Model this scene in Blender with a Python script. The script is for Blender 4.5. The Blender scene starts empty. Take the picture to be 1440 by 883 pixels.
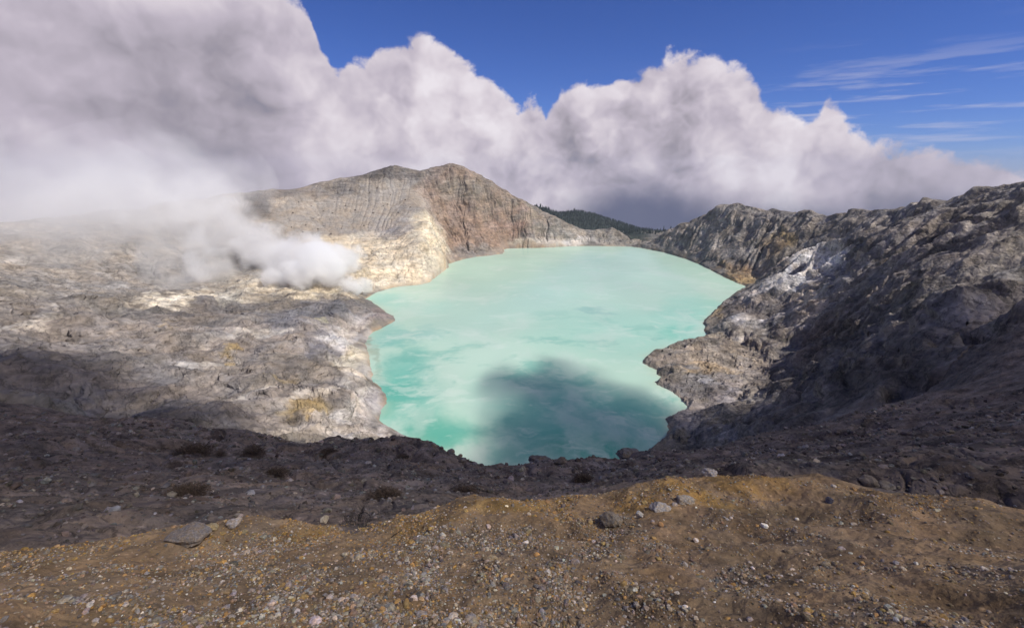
import bpy, math, random
import numpy as np
random.seed(7); rng = np.random.default_rng(7)
C = bpy.context.scene.collection
SC = bpy.context.scene
Q = 1.0                                  # mesh density

# ------------------------------------------------------------------ camera
H = 180.0                                # eye height above the lake
F = 673.0                                # focal length in design units (frame 1440 x 883)
PITCH = math.radians(16.7)
cp, sp = math.cos(PITCH), math.sin(PITCH)
cam = bpy.data.cameras.new("camera"); camo = bpy.data.objects.new("camera", cam); C.objects.link(camo)
camo.location = (0, 0, H); camo.rotation_euler = (math.pi/2 - PITCH, 0, 0)
cam.sensor_width = 36; cam.lens = F/1440*36; cam.clip_start = 0.05; cam.clip_end = 90000
SC.camera = camo

def ray(u, v):                           # direction of a design point, scaled so that y = 1
    a, b = (u-720)/F, (441.5-v)/F
    y = cp + b*sp; z = b*cp - sp
    return a/y, z/y
def P(u, v, Y):
    a, k = ray(u, v); return (a*Y, Y, H + k*Y)
def PZ(u, v, z=0.0):
    a, k = ray(u, v); Y = (z-H)/k; return (a*Y, Y, z)

# ------------------------------------------------------------------ numpy noise
def _hash(ix, iy, seed):
    h = (ix.astype(np.int64)*374761393 + iy.astype(np.int64)*668265263 + seed*974711) & 0x7fffffff
    h = ((h ^ (h >> 13))*1274126177) & 0x7fffffff
    return (h ^ (h >> 16)) & 0xffff
def gnoise(x, y, seed=0):
    x0 = np.floor(x); y0 = np.floor(y); fx = (x-x0).astype(np.float32); fy = (y-y0).astype(np.float32)
    ix = x0.astype(np.int64); iy = y0.astype(np.int64)
    def g(dx, dy):
        a = _hash(ix+dx, iy+dy, seed).astype(np.float32)*(2*math.pi/65536)
        return np.cos(a)*(fx-dx) + np.sin(a)*(fy-dy)
    ux = fx*fx*fx*(fx*(fx*6-15)+10); uy = fy*fy*fy*(fy*(fy*6-15)+10)
    a = g(0, 0); b = g(1, 0); c = g(0, 1); d = g(1, 1)
    return (a + (b-a)*ux + (c-a)*uy + (a-b-c+d)*ux*uy)*1.5
def fbm(x, y, L, n, seed=0, ridged=False):
    s = 0; amp = 1; tot = 0
    for i in range(n):
        v = gnoise(x/L + 17.3*i, y/L - 9.1*i, seed+i)
        if ridged: v = 1-2*np.abs(v)
        s = s + v*amp; tot += amp; amp *= 0.5; L *= 0.5
    return s/tot
def sstep(a, b, x):
    t = np.clip((x-a)/(b-a), 0, 1); return t*t*(3-2*t)

# ------------------------------------------------------------------ design data: shoreline and relief
SHORE = [(581,621),(575,616),(564,610),(553,603),(545,599),(538,597),(532,591),(535,583),(538,575),(543,567),(543,560),(541,555),(535,545),(530,541),(523,536),(522,521),
 (520,505),(516,493),(514,483),(519,473),(526,466),(541,459),(549,455),(556.5,450),(553.5,445),(543,439),(535,433),(523,424),(512,421),
 (530,411),(553.5,404),(570,402),(587,401),(604,397),(616,387),(631,376),(629,372),(640,368),(655,364),(672,361),(692,359),(706,357),(710,354),(708,351),(714,349.5),(735,349),(759.6,348.7),
 (797,346.6),(820,346),(848,346),(870,346.5),(888,347),(900,348.5),(913,351),(934,355),(950,360),(964,364),(982,371),(1000,380),(1027,394),(1050,403),
 (1040,409),(1030,415),(1021,423),(1012,430),(1003,439),(994,448),(988,453),(993,460),(990,466),(1003,475),(988,479),(965,482),(946,485),(922,494),(908,501),(903.5,506),(904,510),(912,515),(924,521),(922,527),
 (935,532),(920,538),(931,544),(946,550),(958,560),(965,569),(965,577),(949,580),(937,588),(938,596),(941,604),(937,616),(915,632),(890,650),(850,663),(790,668),(730,667),(690,661),(655,652),(630,640),(600,628)]
shore_w = np.array([PZ(u, v)[:2] for u, v in SHORE])

PTS = []
def add(*rows):
    for r in rows: PTS.append(P(*r))
def addz(u, v, Y, dz): x, y, z = P(u, v, Y); PTS.append((x, y, z+dz))
for i, (x, y) in enumerate(shore_w): PTS.append((x, y, 0.0))
CREST = [(-150,318,600),(0,312,720),(80,305,800),(160,296,860),(240,284,920),(300,276,970),(335,270,1000),(380,266,1010),(430,265,1040),(455,255,1060),(480,249,1080),(525,243,1110),(555,233,1130),(580,240,1140),
 (620,242,1150),(638,234,1160),(655,240,1165),(670,250,1170),(700,268,1180),(725,282,1190),(750,292,1200),(780,306,1215),(800,316,1225),(815,321,1240),(830,323,1250),(860,319,1240),(875,325,1232),(884,336,1225),(893,346,1218)]
add(*CREST)
for u, v, Y in CREST: addz(u, v, Y*1.13, -45)
add((340,300,950),(400,300,955),(450,300,985),(500,300,1005),(550,290,1040),(590,285,1040),
    (300,335,830),(350,340,830),(400,340,855),(450,345,855),(500,340,885),(545,330,930),(580,310,975),(597,292,1000),
    (605,310,930),(614,335,905),(623,358,915),(600,340,850),(590,375,800),(560,350,860),(550,378,790),
    (240,370,700),(300,372,720),(350,375,740),(400,375,750),(450,375,765),(500,380,750),
    (625,315,1080),(645,345,1045),(650,300,1120),(640,270,1145),(690,340,1085),(705,348,1085),(690,310,1140),(700,285,1165),(720,320,1170),(740,335,1150),
    (760,330,1180),(800,336,1195),(850,335,1215),(875,338,1220),(560,262,1090),(610,262,1110),(470,272,1050))
add((100,390,600),(0,380,550),(-150,380,430),(233,412,600),(300,410,630),(233,400,650),(300,395,680),(350,404,655),(400,400,680),(450,404,670),(490,410,665),
    (100,420,450),(233,427,500),(300,428,525),(360,427,545),(420,424,570),(470,421,600),
    (233,480,380),(233,540,290),(233,585,225),(350,470,420),(350,540,310),(350,600,235),(420,450,480),(440,500,390),(450,560,305),(450,610,250),
    (500,440,540),(525,445,545),(490,480,440),(500,520,372),(500,560,320),(520,590,287),
    (0,430,380),(0,500,260),(0,560,170),(100,500,300),(100,570,190))
LIP = [(-150,545,110,-30),(0,570,105,-30),(100,580,100,-30),(233,598,95,-30),(281,597,92,-30),(324,612,85,-30),(360,615,85,-30),(402,616,82,-30),(442,622,78,-30),(481,621,76,-30),(517,616,76,-30),(553,619,74,-30),
 (596,622,72,-30),(617,619,70,-28),(633,625,68,-28),(648,635,65,-28),(660,647,60,-25),(684,651,60,-25),(714,656,60,-25),(726,651,60,-25),(742,644,64,-25),(757,639,66,-25),(778,642,65,-25),(790,648,64,-25),(823,641,66,-25),(863,647,64,-25),
 (885,632,70,-25),(900,634,70,-25),(915,640,70,-25),(960,630,78,-22),(1020,620,88,-18),(1100,604,105,-14),(1170,586,120,-10),(1243,566,130,-6),(1340,540,140,-5),(1440,520,140,-5),(1600,480,130,-5)]
LIP = [(u, v + (5 if u < 600 or u > 930 else 9), Y, dz) for u, v, Y, dz in LIP]
for u, v, Y, dz in LIP:
    PTS.append(P(u, v, Y)); addz(u, v, Y*1.45, dz); addz(u, v+6, Y*0.8, 0)
    if dz <= -25: addz(u, v, Y*2.05, dz*1.1)
for u in (0,120,240,360,480,600,720,840):
    t = 655 if 600 < u < 900 else 640
    add((u, t+20, 38), (u, t+42, 20))
add((930,655,42),(1050,640,50),(1170,625,60),(1290,605,65),(1440,570,60),(930,662,20),(1050,655,20),(1170,645,22),(1290,640,22),(1440,630,20),
    (1050,660,11),(1170,655,11),(1290,655,10),(1440,660,10))
GLIP = [(-200,770,2.2),(0,768,2.4),(150,757,2.6),(233,752,2.7),(290,742,2.8),(350,735,2.9),(430,733,2.9),(470,741,2.8),(500,750,2.7),(540,742,2.8),(580,728,3.0),(620,712,3.2),(660,700,3.3),(720,702,3.3),(770,706,3.3),(820,706,3.3),
 (850,698,3.4),(880,686,3.5),(930,677,3.6),(1000,672,3.7),(1040,670,3.8),(1080,671,3.8),(1110,666,3.9),(1150,664,3.9),(1190,674,3.7),(1243,687,3.4),(1340,705,3.2),(1440,720,3.0),(1650,740,2.6)]
for u, v, Y in GLIP:
    PTS.append(P(u, v, Y)); x, y, z = P(u, v, Y)
    f = 1.5; PTS.append((x*f, y*f, z - 0.95*(Y*f-Y) - .35)); f = 2.4; a, k = ray(u, min(v-4, 735)); PTS.append((x*f, y*f, H + k*Y*f - 1.3))
    PTS.append((x*.78, y*.78, z + .30)); PTS.append((x*.5, y*.5, z + 0.75))
for a in range(0, 360, 30):
    ca, sa = math.cos(math.radians(a)), math.sin(math.radians(a))
    PTS.append((.35*ca, .35*sa, H-1.62))
for a in (200, 235, 270, 305, 340):      # the rim behind the camera
    ca, sa = math.cos(math.radians(a)), math.sin(math.radians(a))
    for r, z in ((1.5,H-1.6),(5,H-2),(20,H-2),(60,H-5),(300,H-60),(1500,-100)): PTS.append((r*ca, r*sa, z))
# right-hand ridge
RC = [(896,349,1210),(906,343,1190),(922,335,1160),(940,324,1130),(955,315,1110),(973,314,1090),(994,299,1060),(1010,292,1040),(1030,285,1010),(1048,293,985),(1067,299,960),(1085,296,930),(1103,294,905),(1139,293,860),(1160,305,830),
 (1175,300,800),(1194,295,770),(1215,298,740),(1243,292,700),(1300,275,620),(1370,262,540),(1440,250,480),(1600,225,380)]
add(*RC)
for u, v, Y in RC: addz(u, v, Y*1.13, -40)
add((960,345,1045),(1000,350,950),(1020,375,860),(1050,380,830),(1000,325,1010),(1040,330,930),(1050,355,880),(1090,330,870),(1090,355,800),(1130,320,820),(1160,325,790),(1200,312,730))
C2 = [(1073,391,710),(1094,373,690),(1120,362,660),(1145,350,630),(1175,338,600),(1218,324,565),(1243,317,540),(1300,300,480),(1370,285,430),(1440,270,380)]
add(*C2)
for u, v, Y in C2: addz(u, v, Y*1.12, -22)
add((1042,421,592),(1026,437,558),(1010,455,515),(1060,402,640),(1070,420,560),(1100,400,565),(1090,430,535),(1050,440,525),(1040,461,488),(1062,470,462),(1110,450,468),(1140,385,590),(1160,360,590),(1180,400,510),
    (1045,482,478),(1098,480,438),(1118,492,425),(1122,468,440),(1130,425,488),(1150,420,470),(1160,450,430),(1085,455,492),
    (980,485,485),(950,495,460),(930,500,448),(1010,492,460),(1060,495,445),(1000,515,410),(950,520,408),(940,540,378),(960,555,350),
    (1060,530,375),(1000,545,362),(1000,580,310),(960,592,303),(970,605,290),(1060,570,310),(1110,530,350),(1110,560,280),(1150,500,360),(1180,540,260),
    (1210,350,500),(1243,400,350),(1243,440,300),(1243,490,240),(1243,530,190),(1200,440,370),(1200,490,300),(1340,400,250),(1340,460,200),(1440,400,200),(1440,460,170))
# beyond the rim: forested shoulders and the outer slopes
for u, v, Y in [(700,300,1700),(757,291,1750),(780,302,1800),(812,297,1900),(835,304,1950),(860,314,2000),(890,323,1900),(920,328,1850),(960,335,1800),(1000,330,1750),(600,310,1800),
                (757,300,1500),(900,345,1500),(840,330,1560),(950,350,1450)]: PTS.append(P(u, v, Y))
for a in range(-70, 250, 20):
    ca, sa = math.cos(math.radians(a)), math.sin(math.radians(a))
    for r, z in ((2600, -350), (4200, -1250)): PTS.append((r*ca, r*sa, z))
PTS = np.array(PTS)

# ------------------------------------------------------------------ polar grid around the viewpoint
def seg(a, b, n, geo=True):
    n = int(n*Q); return (np.geomspace if geo else np.linspace)(a, b, n, endpoint=False)
R = np.concatenate([seg(.45,1.5,60),seg(1.5,4.4,330),seg(4.4,20,190),seg(20,135,430),seg(135,255,140),seg(255,1330,680,False),seg(1330,2300,150),seg(2300,4200,30),[4200.]])
A = np.radians(np.concatenate([np.linspace(-180,-64,70,endpoint=False),np.linspace(-64,-48,130,endpoint=False),np.linspace(-48,48,int(1500*Q),endpoint=False),np.linspace(48,70,180,endpoint=False),np.linspace(70,180,60)]))
NR, NA = len(R), len(A)
def LX(r): return np.log(r)
pa = np.arctan2(PTS[:,0], PTS[:,1]); pr = LX(np.hypot(PTS[:,0], PTS[:,1])); pz = PTS[:,2]
KS = .9                                  # relative stretch of the distance axis
def rbf_fit(pa, pr, pz):
    n = len(pa); D = np.hypot(pa[:,None]-pa[None], KS*(pr[:,None]-pr[None]))
    M = np.zeros((n+1, n+1)); M[:n,:n] = D; M[:n,:n] -= np.eye(n)*0.002; M[n,:n] = 1; M[:n,n] = 1
    return np.linalg.solve(M, np.append(pz, 0))
W = rbf_fit(pa, pr, pz)
def rbf_eval(a, lr):
    out = np.full(a.shape, W[-1])
    for i in range(len(pa)): out += W[i]*np.hypot(a-pa[i], KS*(lr-pr[i]))
    return out
ST = 3
ia = np.unique(np.append(np.arange(0, NA, ST), NA-1)); ir = np.unique(np.append(np.arange(0, NR, ST), NR-1))
def upsample(small):                     # bilinear from the coarse grid to the full one
    t = np.empty((NR, len(ia)))
    for j in range(len(ia)): t[:,j] = np.interp(np.arange(NR), ir, small[:,j])
    o = np.empty((NR, NA))
    for i in range(NR): o[i] = np.interp(np.arange(NA), ia, t[i])
    return o
As, Rs = np.meshgrid(A[ia], R[ir])
base = upsample(rbf_eval(As, LX(Rs)))
AA, RR = np.meshgrid(A, R)
X = RR*np.sin(AA); Y = RR*np.cos(AA)

lip_r = np.interp(A, [math.atan2(P(u,v,Y)[0], P(u,v,Y)[1]) for u,v,Y in GLIP], [math.hypot(*P(u,v,Y)[:2]) for u,v,Y in GLIP])
ridge_r = np.interp(A, [math.atan2(*P(u,v,Y)[:2]) for u,v,Y,_ in LIP], [math.hypot(*P(u,v,Y)[:2]) for u,v,Y,_ in LIP])
# signed distance to the shoreline (positive on land)
Xs, Ys = X[np.ix_(ir, ia)], Y[np.ix_(ir, ia)]
dd = np.full(Xs.shape, 1e9); inside = np.zeros(Xs.shape, bool); n = len(shore_w)
for i in range(n):
    x1, y1 = shore_w[i]; x2, y2 = shore_w[(i+1) % n]
    ex, ey = x2-x1, y2-y1; t = np.clip(((Xs-x1)*ex+(Ys-y1)*ey)/(ex*ex+ey*ey), 0, 1)
    dd = np.minimum(dd, np.hypot(Xs-x1-t*ex, Ys-y1-t*ey))
    c = ((y1 > Ys) != (y2 > Ys)) & (Xs < (x2-x1)*(Ys-y1)/(y2-y1+1e-12)+x1); inside ^= c
sd = upsample(np.where(inside, -dd, dd))
m = (RR > 200) & (RR < 1450) & (np.abs(sd) < 60)
sd[m] += 3.0*fbm(X[m], Y[m], 22, 4, 5) + 1.2*fbm(X[m], Y[m], 5, 2, 77)

lo_n = np.zeros_like(X); lo_m = (RR > 200) & (RR < 1450) & (AA > .15); lo_n[lo_m] = fbm(X[lo_m]*.7, Y[lo_m]*1.5, 42, 5, 921)*12 + fbm(X[lo_m]*.6, Y[lo_m]*1.6, 16, 3, 922, True)*1.6
lo_n = np.floor(lo_n/2.4)*2.4*.75 + lo_n*.25                # thin beds stepping down to the water
lo = np.where(AA > .2, np.minimum(np.maximum(sd, 0)*1.3, np.maximum(5.2 + lo_n + .035*np.maximum(sd, 0), .6)), np.minimum(np.maximum(sd, 0)*.7, 4.5))
BAND = (RR > 200) & (RR < 1450)
hb = np.where(BAND, np.where(sd > 0, np.maximum(base, lo), 0), base)
h = hb
def vgrid(a, r):                         # height by bilinear lookup
    fi = np.interp(r, R, np.arange(NR)); fj = np.interp(a, A, np.arange(NA))
    i0 = np.clip(fi.astype(int), 0, NR-2); j0 = np.clip(fj.astype(int), 0, NA-2); fi = fi-i0; fj = fj-j0
    return (h[i0,j0]*(1-fi)+h[i0+1,j0]*fi)*(1-fj) + (h[i0,j0+1]*(1-fi)+h[i0+1,j0+1]*fi)*fj
def ground(x, y): return vgrid(np.arctan2(x, y), np.hypot(x, y))
def hit(u, v):                           # first point of the land along a sight line
    a, k = ray(u, v); s = math.hypot(a, 1); az = math.atan2(a, 1)
    zz = H + k*(R/s); g_ = vgrid(np.full(NR, az), R)
    b = np.nonzero((g_ > zz) & (R > .8))[0]
    if len(b) == 0: return None
    j = b[0]; r = R[j]
    if j > 0:
        d0 = zz[j-1]-g_[j-1]; d1 = g_[j]-zz[j]; r = R[j-1] + (R[j]-R[j-1])*d0/(d0+d1+1e-12)
    return r*math.sin(az), r*math.cos(az), float(vgrid(np.array([az]), np.array([r]))[0])
# patches of the land, placed where they lie in the world, with ragged edges
EL = (hb-H)/RR
wa = AA + (.016*gnoise(AA*14, LX(RR)*14, 501) + .010*gnoise(AA*34, LX(RR)*34, 502) + .006*gnoise(AA*80, LX(RR)*80, 503)).astype(np.float32)
we = EL + (.010*gnoise(AA*16+9, LX(RR)*16, 504) + .006*gnoise(AA*40, LX(RR)*40+5, 505) + .004*gnoise(AA*90, LX(RR)*90, 506)).astype(np.float32)
def splat_weight(u, v, ru, rv, hard=1.0, lr=.22):
    p = hit(u, v)
    if p is None: return None
    a, k = ray(u, v); az = math.atan2(a, 1); r0 = math.hypot(p[0], p[1]); e0 = (p[2]-H)/r0
    c = math.cos(az); ra = ru/F*c*c; re = rv/F*1.05
    j0, j1 = np.searchsorted(A, [az-2.2*ra-.04, az+2.2*ra+.04]); i0, i1 = np.searchsorted(R, [r0*math.exp(-2.2*lr), r0*math.exp(2.2*lr)])
    sl = (slice(i0, i1), slice(j0, j1))
    q = ((wa[sl]-az)/ra)**2 + ((we[sl]-e0)/re)**2 + (np.log(RR[sl]/r0)/lr)**2
    return sl, np.clip((1.0-q)*.5*hard+.5, 0, 1)**2*(3-2*np.clip((1.0-q)*.5*hard+.5, 0, 1))
ash = np.zeros_like(X)                   # loose ash: smooth, combed by fine gullies
for sp_ in [(380,300,50,30),(430,305,60,42),(480,300,60,45),(530,295,55,40),(560,275,40,25),(580,295,30,25),(470,330,60,22)]:
    w = splat_weight(*sp_)
    if w: ash[w[0]] = np.maximum(ash[w[0]], w[1])
for sp_ in [(590,345,30,36),(565,375,40,22),(610,360,22,25)]:
    w = splat_weight(*sp_)
    if w: ash[w[0]] = np.maximum(ash[w[0]], w[1]*.55)

# fractal relief: every octave whose wavelength suits the distance (fine relief near, coarse far)
relief = np.zeros_like(X)
wx = X + 6*gnoise(X/40, Y/40, 91)*sstep(30, 200, RR); wy = Y + 6*gnoise(X/40+7, Y/40, 92)*sstep(30, 200, RR)
L = 120.0; i = 0
lmax = np.clip(RR*.28, .05, 90)
while L > .04:
    ok = (L < lmax*1.6) & (L > RR*.0022)
    ok &= (RR < 9000)
    if ok.any():
        a = L*.085*sstep(1.6, .8, L/lmax[ok])
        v = gnoise(wx[ok]/L + 3.7*i, wy[ok]/L + 5.1*i, 200+i)
        v2 = 1-2.2*np.abs(gnoise(wx[ok]/L*.8 + 9.7*i, wy[ok]/L*.8 - 4.1*i, 300+i))
        relief[ok] += a*(.55*v + .75*(v2-.42))
    L *= .5; i += 1
# gullies that run down the walls of the crater
CX, CY = 60., 650.
th = np.arctan2(X-CX, Y-CY); rc = np.hypot(X-CX, Y-CY)
m = (RR > 190) & (RR < 1400)
t_ = th[m] + .035*gnoise(rc[m]/45, th[m]*5, 8) + .02*gnoise(rc[m]/16, th[m]*14, 9); q = rc[m]/200
g2 = np.zeros_like(X); g2[m] = (1-2*np.abs(gnoise(t_*48, q*3.2, 35)))*.8 + (1-2*np.abs(gnoise(t_*240, q*4, 36)))*.7*sstep(-.2,.5,gnoise(t_*20, q*5, 38)) + (1-2*np.abs(gnoise(t_*520, q*8, 37)))*.5
land = sstep(0, 22, sd); wall = sstep(180, 260, RR)
boost = .85 + .75*sstep(.05, -.15, AA)*sstep(900, 600, RR) + .05*sstep(.25, .4, AA)
h = base + relief*(1-wall + wall*land*boost)*(1-.85*ash)
h = np.where(BAND & (sd <= 0), -1.0, h)
# rills and small scarps across the dark scree
sc_ = (RR > 5) & (RR < 130); rl_ = np.zeros_like(h); lx = LX(RR[sc_]); ax = AA[sc_]
wr = .12*gnoise(ax*9, lx*5, 431)
rl_[sc_] = -np.clip(1-np.abs(gnoise(ax*7+wr*6+lx*2.2, lx*5.5+wr*4, 432))*5.5, 0, 1)**1.5 - .25*np.clip(1-np.abs(gnoise(ax*9+lx*3, lx*16, 433))*5, 0, 1)**1.5
rl_ *= RR*.011*sstep(5, 9, RR)*sstep(130, 100, RR)*(RR < (ridge_r*.93)[None])*sstep(1.5, 2.6, RR/lip_r[None]); h = h + rl_
_ca = np.array([math.atan2(*P(u,v,Y)[:2]) for u,v,Y in RC]); crest_z = np.interp(A, _ca, [P(u,v,Y)[2] for u,v,Y in RC])[None] + 0*h
# the right-hand cliffs break into ledges: beds of lava standing out as steps
right = sstep(.22, .36, AA)*sstep(235, 300, RR)*sstep(1330, 1200, RR)*land
bed = 15 + 3*gnoise(X/150, Y/150, 411)
tz = (h + 9*fbm(X, Y, 110, 4, 412) + .06*X)/bed; fz = tz-np.floor(tz)
rb = th + .10*gnoise(X/60, Y/60, 441); rib = (1-2.2*np.abs(gnoise(rb*9, rc/300, 442)))*9 + (1-2.2*np.abs(gnoise(rb*21, rc/160, 443)))*4.5
h = h + right*(rib-4)*sstep(8, 50, sd)*sstep(0,1,(base-10)/40)*sstep(.1,1,(crest_z-base)/25)
h = h + right*(np.floor(tz)+sstep(.25, .75, fz)-tz)*bed*.5*sstep(-.25, .2, fbm(X, Y, 140, 3, 415))
left = sstep(-.08, -.2, AA)*sstep(215, 260, RR)*sstep(720, 600, RR)*land
bed = 6.0; tz = (h + 7*fbm(X, Y*1.6, 90, 4, 413) + .05*X)/bed; fz = tz-np.floor(tz)
h = h + left*(np.floor(tz)+sstep(.15, .85, fz)-tz)*bed*.8*sstep(-.2, .2, fbm(X, Y, 100, 3, 414))
# running water has cut the walls: stream-power erosion on a square grid
DX = 2.6; gx = np.arange(-800, 800, DX); gy = np.arange(150, 1420, DX); GX, GY = np.meshgrid(gx, gy); ny, nx = GX.shape
Z0 = vgrid(np.arctan2(GX, GY), np.hypot(GX, GY)); Z0 += .5*gnoise(GX/7, GY/7, 61) + .25*gnoise(GX/3.1, GY/3.1, 62)
SDg = None
fixed = (Z0 <= 0.0); fixed[0] = fixed[-1] = True; fixed[:,0] = fixed[:,-1] = True
Z = Z0.copy(); idx = np.arange(ny*nx).reshape(ny, nx)
for it in range(12):
    best = np.zeros((ny-2, nx-2)); rec = idx[1:-1,1:-1].copy(); c_ = Z[1:-1,1:-1]
    for dy_ in (-1,0,1):
        for dx_ in (-1,0,1):
            if dx_ == 0 and dy_ == 0: continue
            sl_ = (c_ - Z[1+dy_:ny-1+dy_, 1+dx_:nx-1+dx_])/math.hypot(dx_, dy_)*(1+.12*rng.random((ny-2, nx-2)))
            b_ = sl_ > best; best = np.where(b_, sl_, best); rec = np.where(b_, idx[1+dy_:ny-1+dy_, 1+dx_:nx-1+dx_], rec)
    rf = idx.copy(); rf[1:-1,1:-1] = rec; rf[fixed] = idx[fixed]; rfl = rf.ravel(); order = np.argsort(Z.ravel()).tolist()
    rl = rfl.tolist(); acc = [DX*DX]*(ny*nx)
    for i_ in reversed(order):
        r_ = rl[i_]
        if r_ != i_: acc[r_] += acc[i_]
    fl = (.0125*np.array(acc)**.45)
    fl = np.minimum(fl, 1.6); fl = fl.tolist(); zl = Z.ravel().tolist()
    for i_ in order:
        r_ = rl[i_]
        if r_ != i_:
            z_ = zl[i_]; zr = zl[r_]
            if zr < z_: k_ = fl[i_]; zl[i_] = (z_ + k_*zr)/(1+k_)
    Z = np.array(zl).reshape(ny, nx)
dZ = Z-Z0; dZ = .6*dZ + .1*(np.roll(dZ,1,0)+np.roll(dZ,-1,0)+np.roll(dZ,1,1)+np.roll(dZ,-1,1))
dZ = np.clip(dZ, -20, 3)
fx_ = np.clip((X-gx[0])/DX, 0, nx-1.001); fy_ = np.clip((Y-gy[0])/DX, 0, ny-1.001); jx = fx_.astype(int); jy = fy_.astype(int); fx_ -= jx; fy_ -= jy
ero = (dZ[jy,jx]*(1-fx_)+dZ[jy,jx+1]*fx_)*(1-fy_) + (dZ[jy+1,jx]*(1-fx_)+dZ[jy+1,jx+1]*fx_)*fy_
inb = (X > -780) & (X < 780) & (Y > 160) & (Y < 1400)
h = h + np.where(inb, ero, 0)*wall*land*(1-.5*ash)
h += ash*g2*wall*land*.6
h = np.where(BAND, np.where(sd > 0, np.maximum(h, lo*.999+.02), -np.minimum(-sd*.6, 6)), h)
# keep the eye clear
h = np.where((RR < 1.5), np.minimum(h, H-1.35), h)

#@@COLOURS
# ------------------------------------------------------------------ colours of the ground (albedo, with some shade painted in)
def c3(*c): return np.array(c, np.float32)
col = np.empty((NR, NA, 3), np.float32); col[:] = c3(.20,.18,.155)
nb = fbm(X/np.maximum(RR,1)*4, LX(RR)*4, 1, 4, 71)
m1 = RR < ridge_r[None]*1.35
col[m1] = c3(.160,.127,.107)
m2 = RR < lip_r[None]*(1.12+.25*nb)
col[m2] = c3(.225,.155,.090)
col[(RR > 1330)] = c3(.030,.040,.036)
col[(RR > 1280) & (AA > .08) & (AA < .32)] = c3(.030,.040,.036)
def paint(u, v, ru, rv, c, s=1.0, hard=1.0, lr=.22):
    w = splat_weight(u, v, ru, rv, hard, lr)
    if w is None: print('miss', u, v); return
    sl, k = w; k = (k*s)[...,None]; col[sl] = col[sl]*(1-k) + c3(*c)*k
GREY=(.315,.28,.24); CREAM=(.60,.52,.395); RED=(.27,.195,.15); DARK=(.125,.115,.105); PALE=(.50,.45,.39); OCH=(.36,.27,.13); WHITE=(.60,.57,.54)
# left mountain
for q in [(250,310,60,40),(330,310,60,45),(400,300,70,50),(470,300,70,55),(540,290,60,50),(580,300,45,40)]: paint(*q, GREY)
for q in [(100,330,120,60),(-50,350,120,60)]: paint(*q, GREY)
paint(400,272,75,6,(.20,.175,.155),.8); paint(365,292,22,18,(.15,.135,.12),.8); paint(480,258,55,9,(.17,.155,.14),.9); paint(538,247,42,12,(.11,.10,.092),.95,1.4); paint(590,252,35,8,(.2,.18,.165),.8); paint(610,243,40,7,(.2,.18,.16),.8); paint(545,257,40,5,(.36,.33,.29),.7)  # shaded hollow at the ridge's left end darkened in its colour
for q in [(640,265,40,30),(665,300,55,45),(690,330,50,30),(730,325,55,28),(640,335,25,35)]: paint(*q, RED, .85)
paint(655,262,35,16,(.20,.18,.15),.8); paint(700,290,30,16,(.23,.19,.155),.8); paint(720,305,25,16,(.30,.20,.155),.7); paint(747,322,14,20,(.17,.155,.145),.8); paint(690,350,22,8,(.30,.27,.24),.7); paint(660,352,25,10,(.24,.22,.2),.7)
paint(740,300,30,6,(.28,.25,.21),.6); paint(770,318,25,12,(.30,.27,.235),.8); paint(800,332,30,12,(.33,.30,.26),.8); paint(850,333,30,10,(.27,.25,.22),.8); paint(840,342,40,4,(.42,.38,.33),.7); paint(780,339,28,7,PALE,.9); paint(740,341,16,7,(.44,.39,.32),.8); paint(808,338,12,5,WHITE,.7)
for q in [(475,348,55,14),(535,350,45,20),(515,385,40,22),(570,365,40,36),(600,345,28,45),(470,385,40,22),(585,330,38,22),(560,355,55,28),(600,355,32,30),(580,380,45,20),(520,370,50,22),(480,360,55,22),(540,395,40,14),(440,362,45,16),(505,345,45,14)]: paint(*q, CREAM, .92)
paint(560,318,35,10,(.30,.28,.27),.8); paint(540,330,30,7,(.24,.22,.22),.6); paint(598,322,14,22,(.56,.50,.38),.8)
# fumarole terrace
for q in [(380,400,60,16),(450,400,60,18),(500,408,25,10),(330,395,50,18)]: paint(*q, (.44,.385,.30), .9)
paint(300,405,40,12,(.30,.27,.23),.8); paint(425,388,30,7,(.24,.225,.22),.7); paint(290,418,60,7,(.50,.455,.37),.9); paint(440,410,45,7,(.50,.44,.33),.7); paint(350,385,30,7,(.22,.21,.20),.6)
paint(240,390,60,20,(.27,.25,.23),.8); paint(120,400,110,40,(.27,.25,.23),.8)
# left shelf
for q in [(280,470,90,45),(380,470,90,45),(460,470,70,45),(330,550,110,50),(440,550,80,55),(120,480,120,60),(120,560,120,50),(0,500,120,90)]: paint(*q, (.25,.22,.197), .95)
paint(280,436,60,9,(.20,.18,.165),.8); paint(440,436,60,14,(.20,.19,.195),.8); paint(400,455,35,10,(.25,.235,.24),.7); paint(455,455,25,12,(.24,.225,.215),.6)  # dark bands under the shelf ridge: its shade put into the colour
paint(528,443,26,9,(.26,.215,.20),.8); paint(505,450,20,14,(.42,.385,.36),.8); paint(480,472,28,14,(.45,.42,.41),.8); paint(450,480,20,12,(.22,.205,.21),.6)
paint(495,500,26,20,(.55,.49,.38),.9); paint(505,530,20,26,PALE,.85); paint(518,570,24,26,(.50,.45,.42),.9); paint(470,590,55,22,(.46,.415,.37),.8); paint(520,604,34,10,(.52,.465,.43),.9); paint(560,612,16,6,(.50,.44,.41),.9); paint(400,605,60,10,(.42,.38,.335),.8)
paint(425,575,34,9,OCH,.85); paint(440,583,18,5,(.42,.31,.14),.7); paint(392,535,22,6,OCH,.7); paint(327,491,12,6,OCH,.8); paint(240,462,12,5,OCH,.5); paint(395,540,60,14,(.34,.28,.2),.4); paint(450,452,9,6,(.42,.38,.26),.8)
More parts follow.
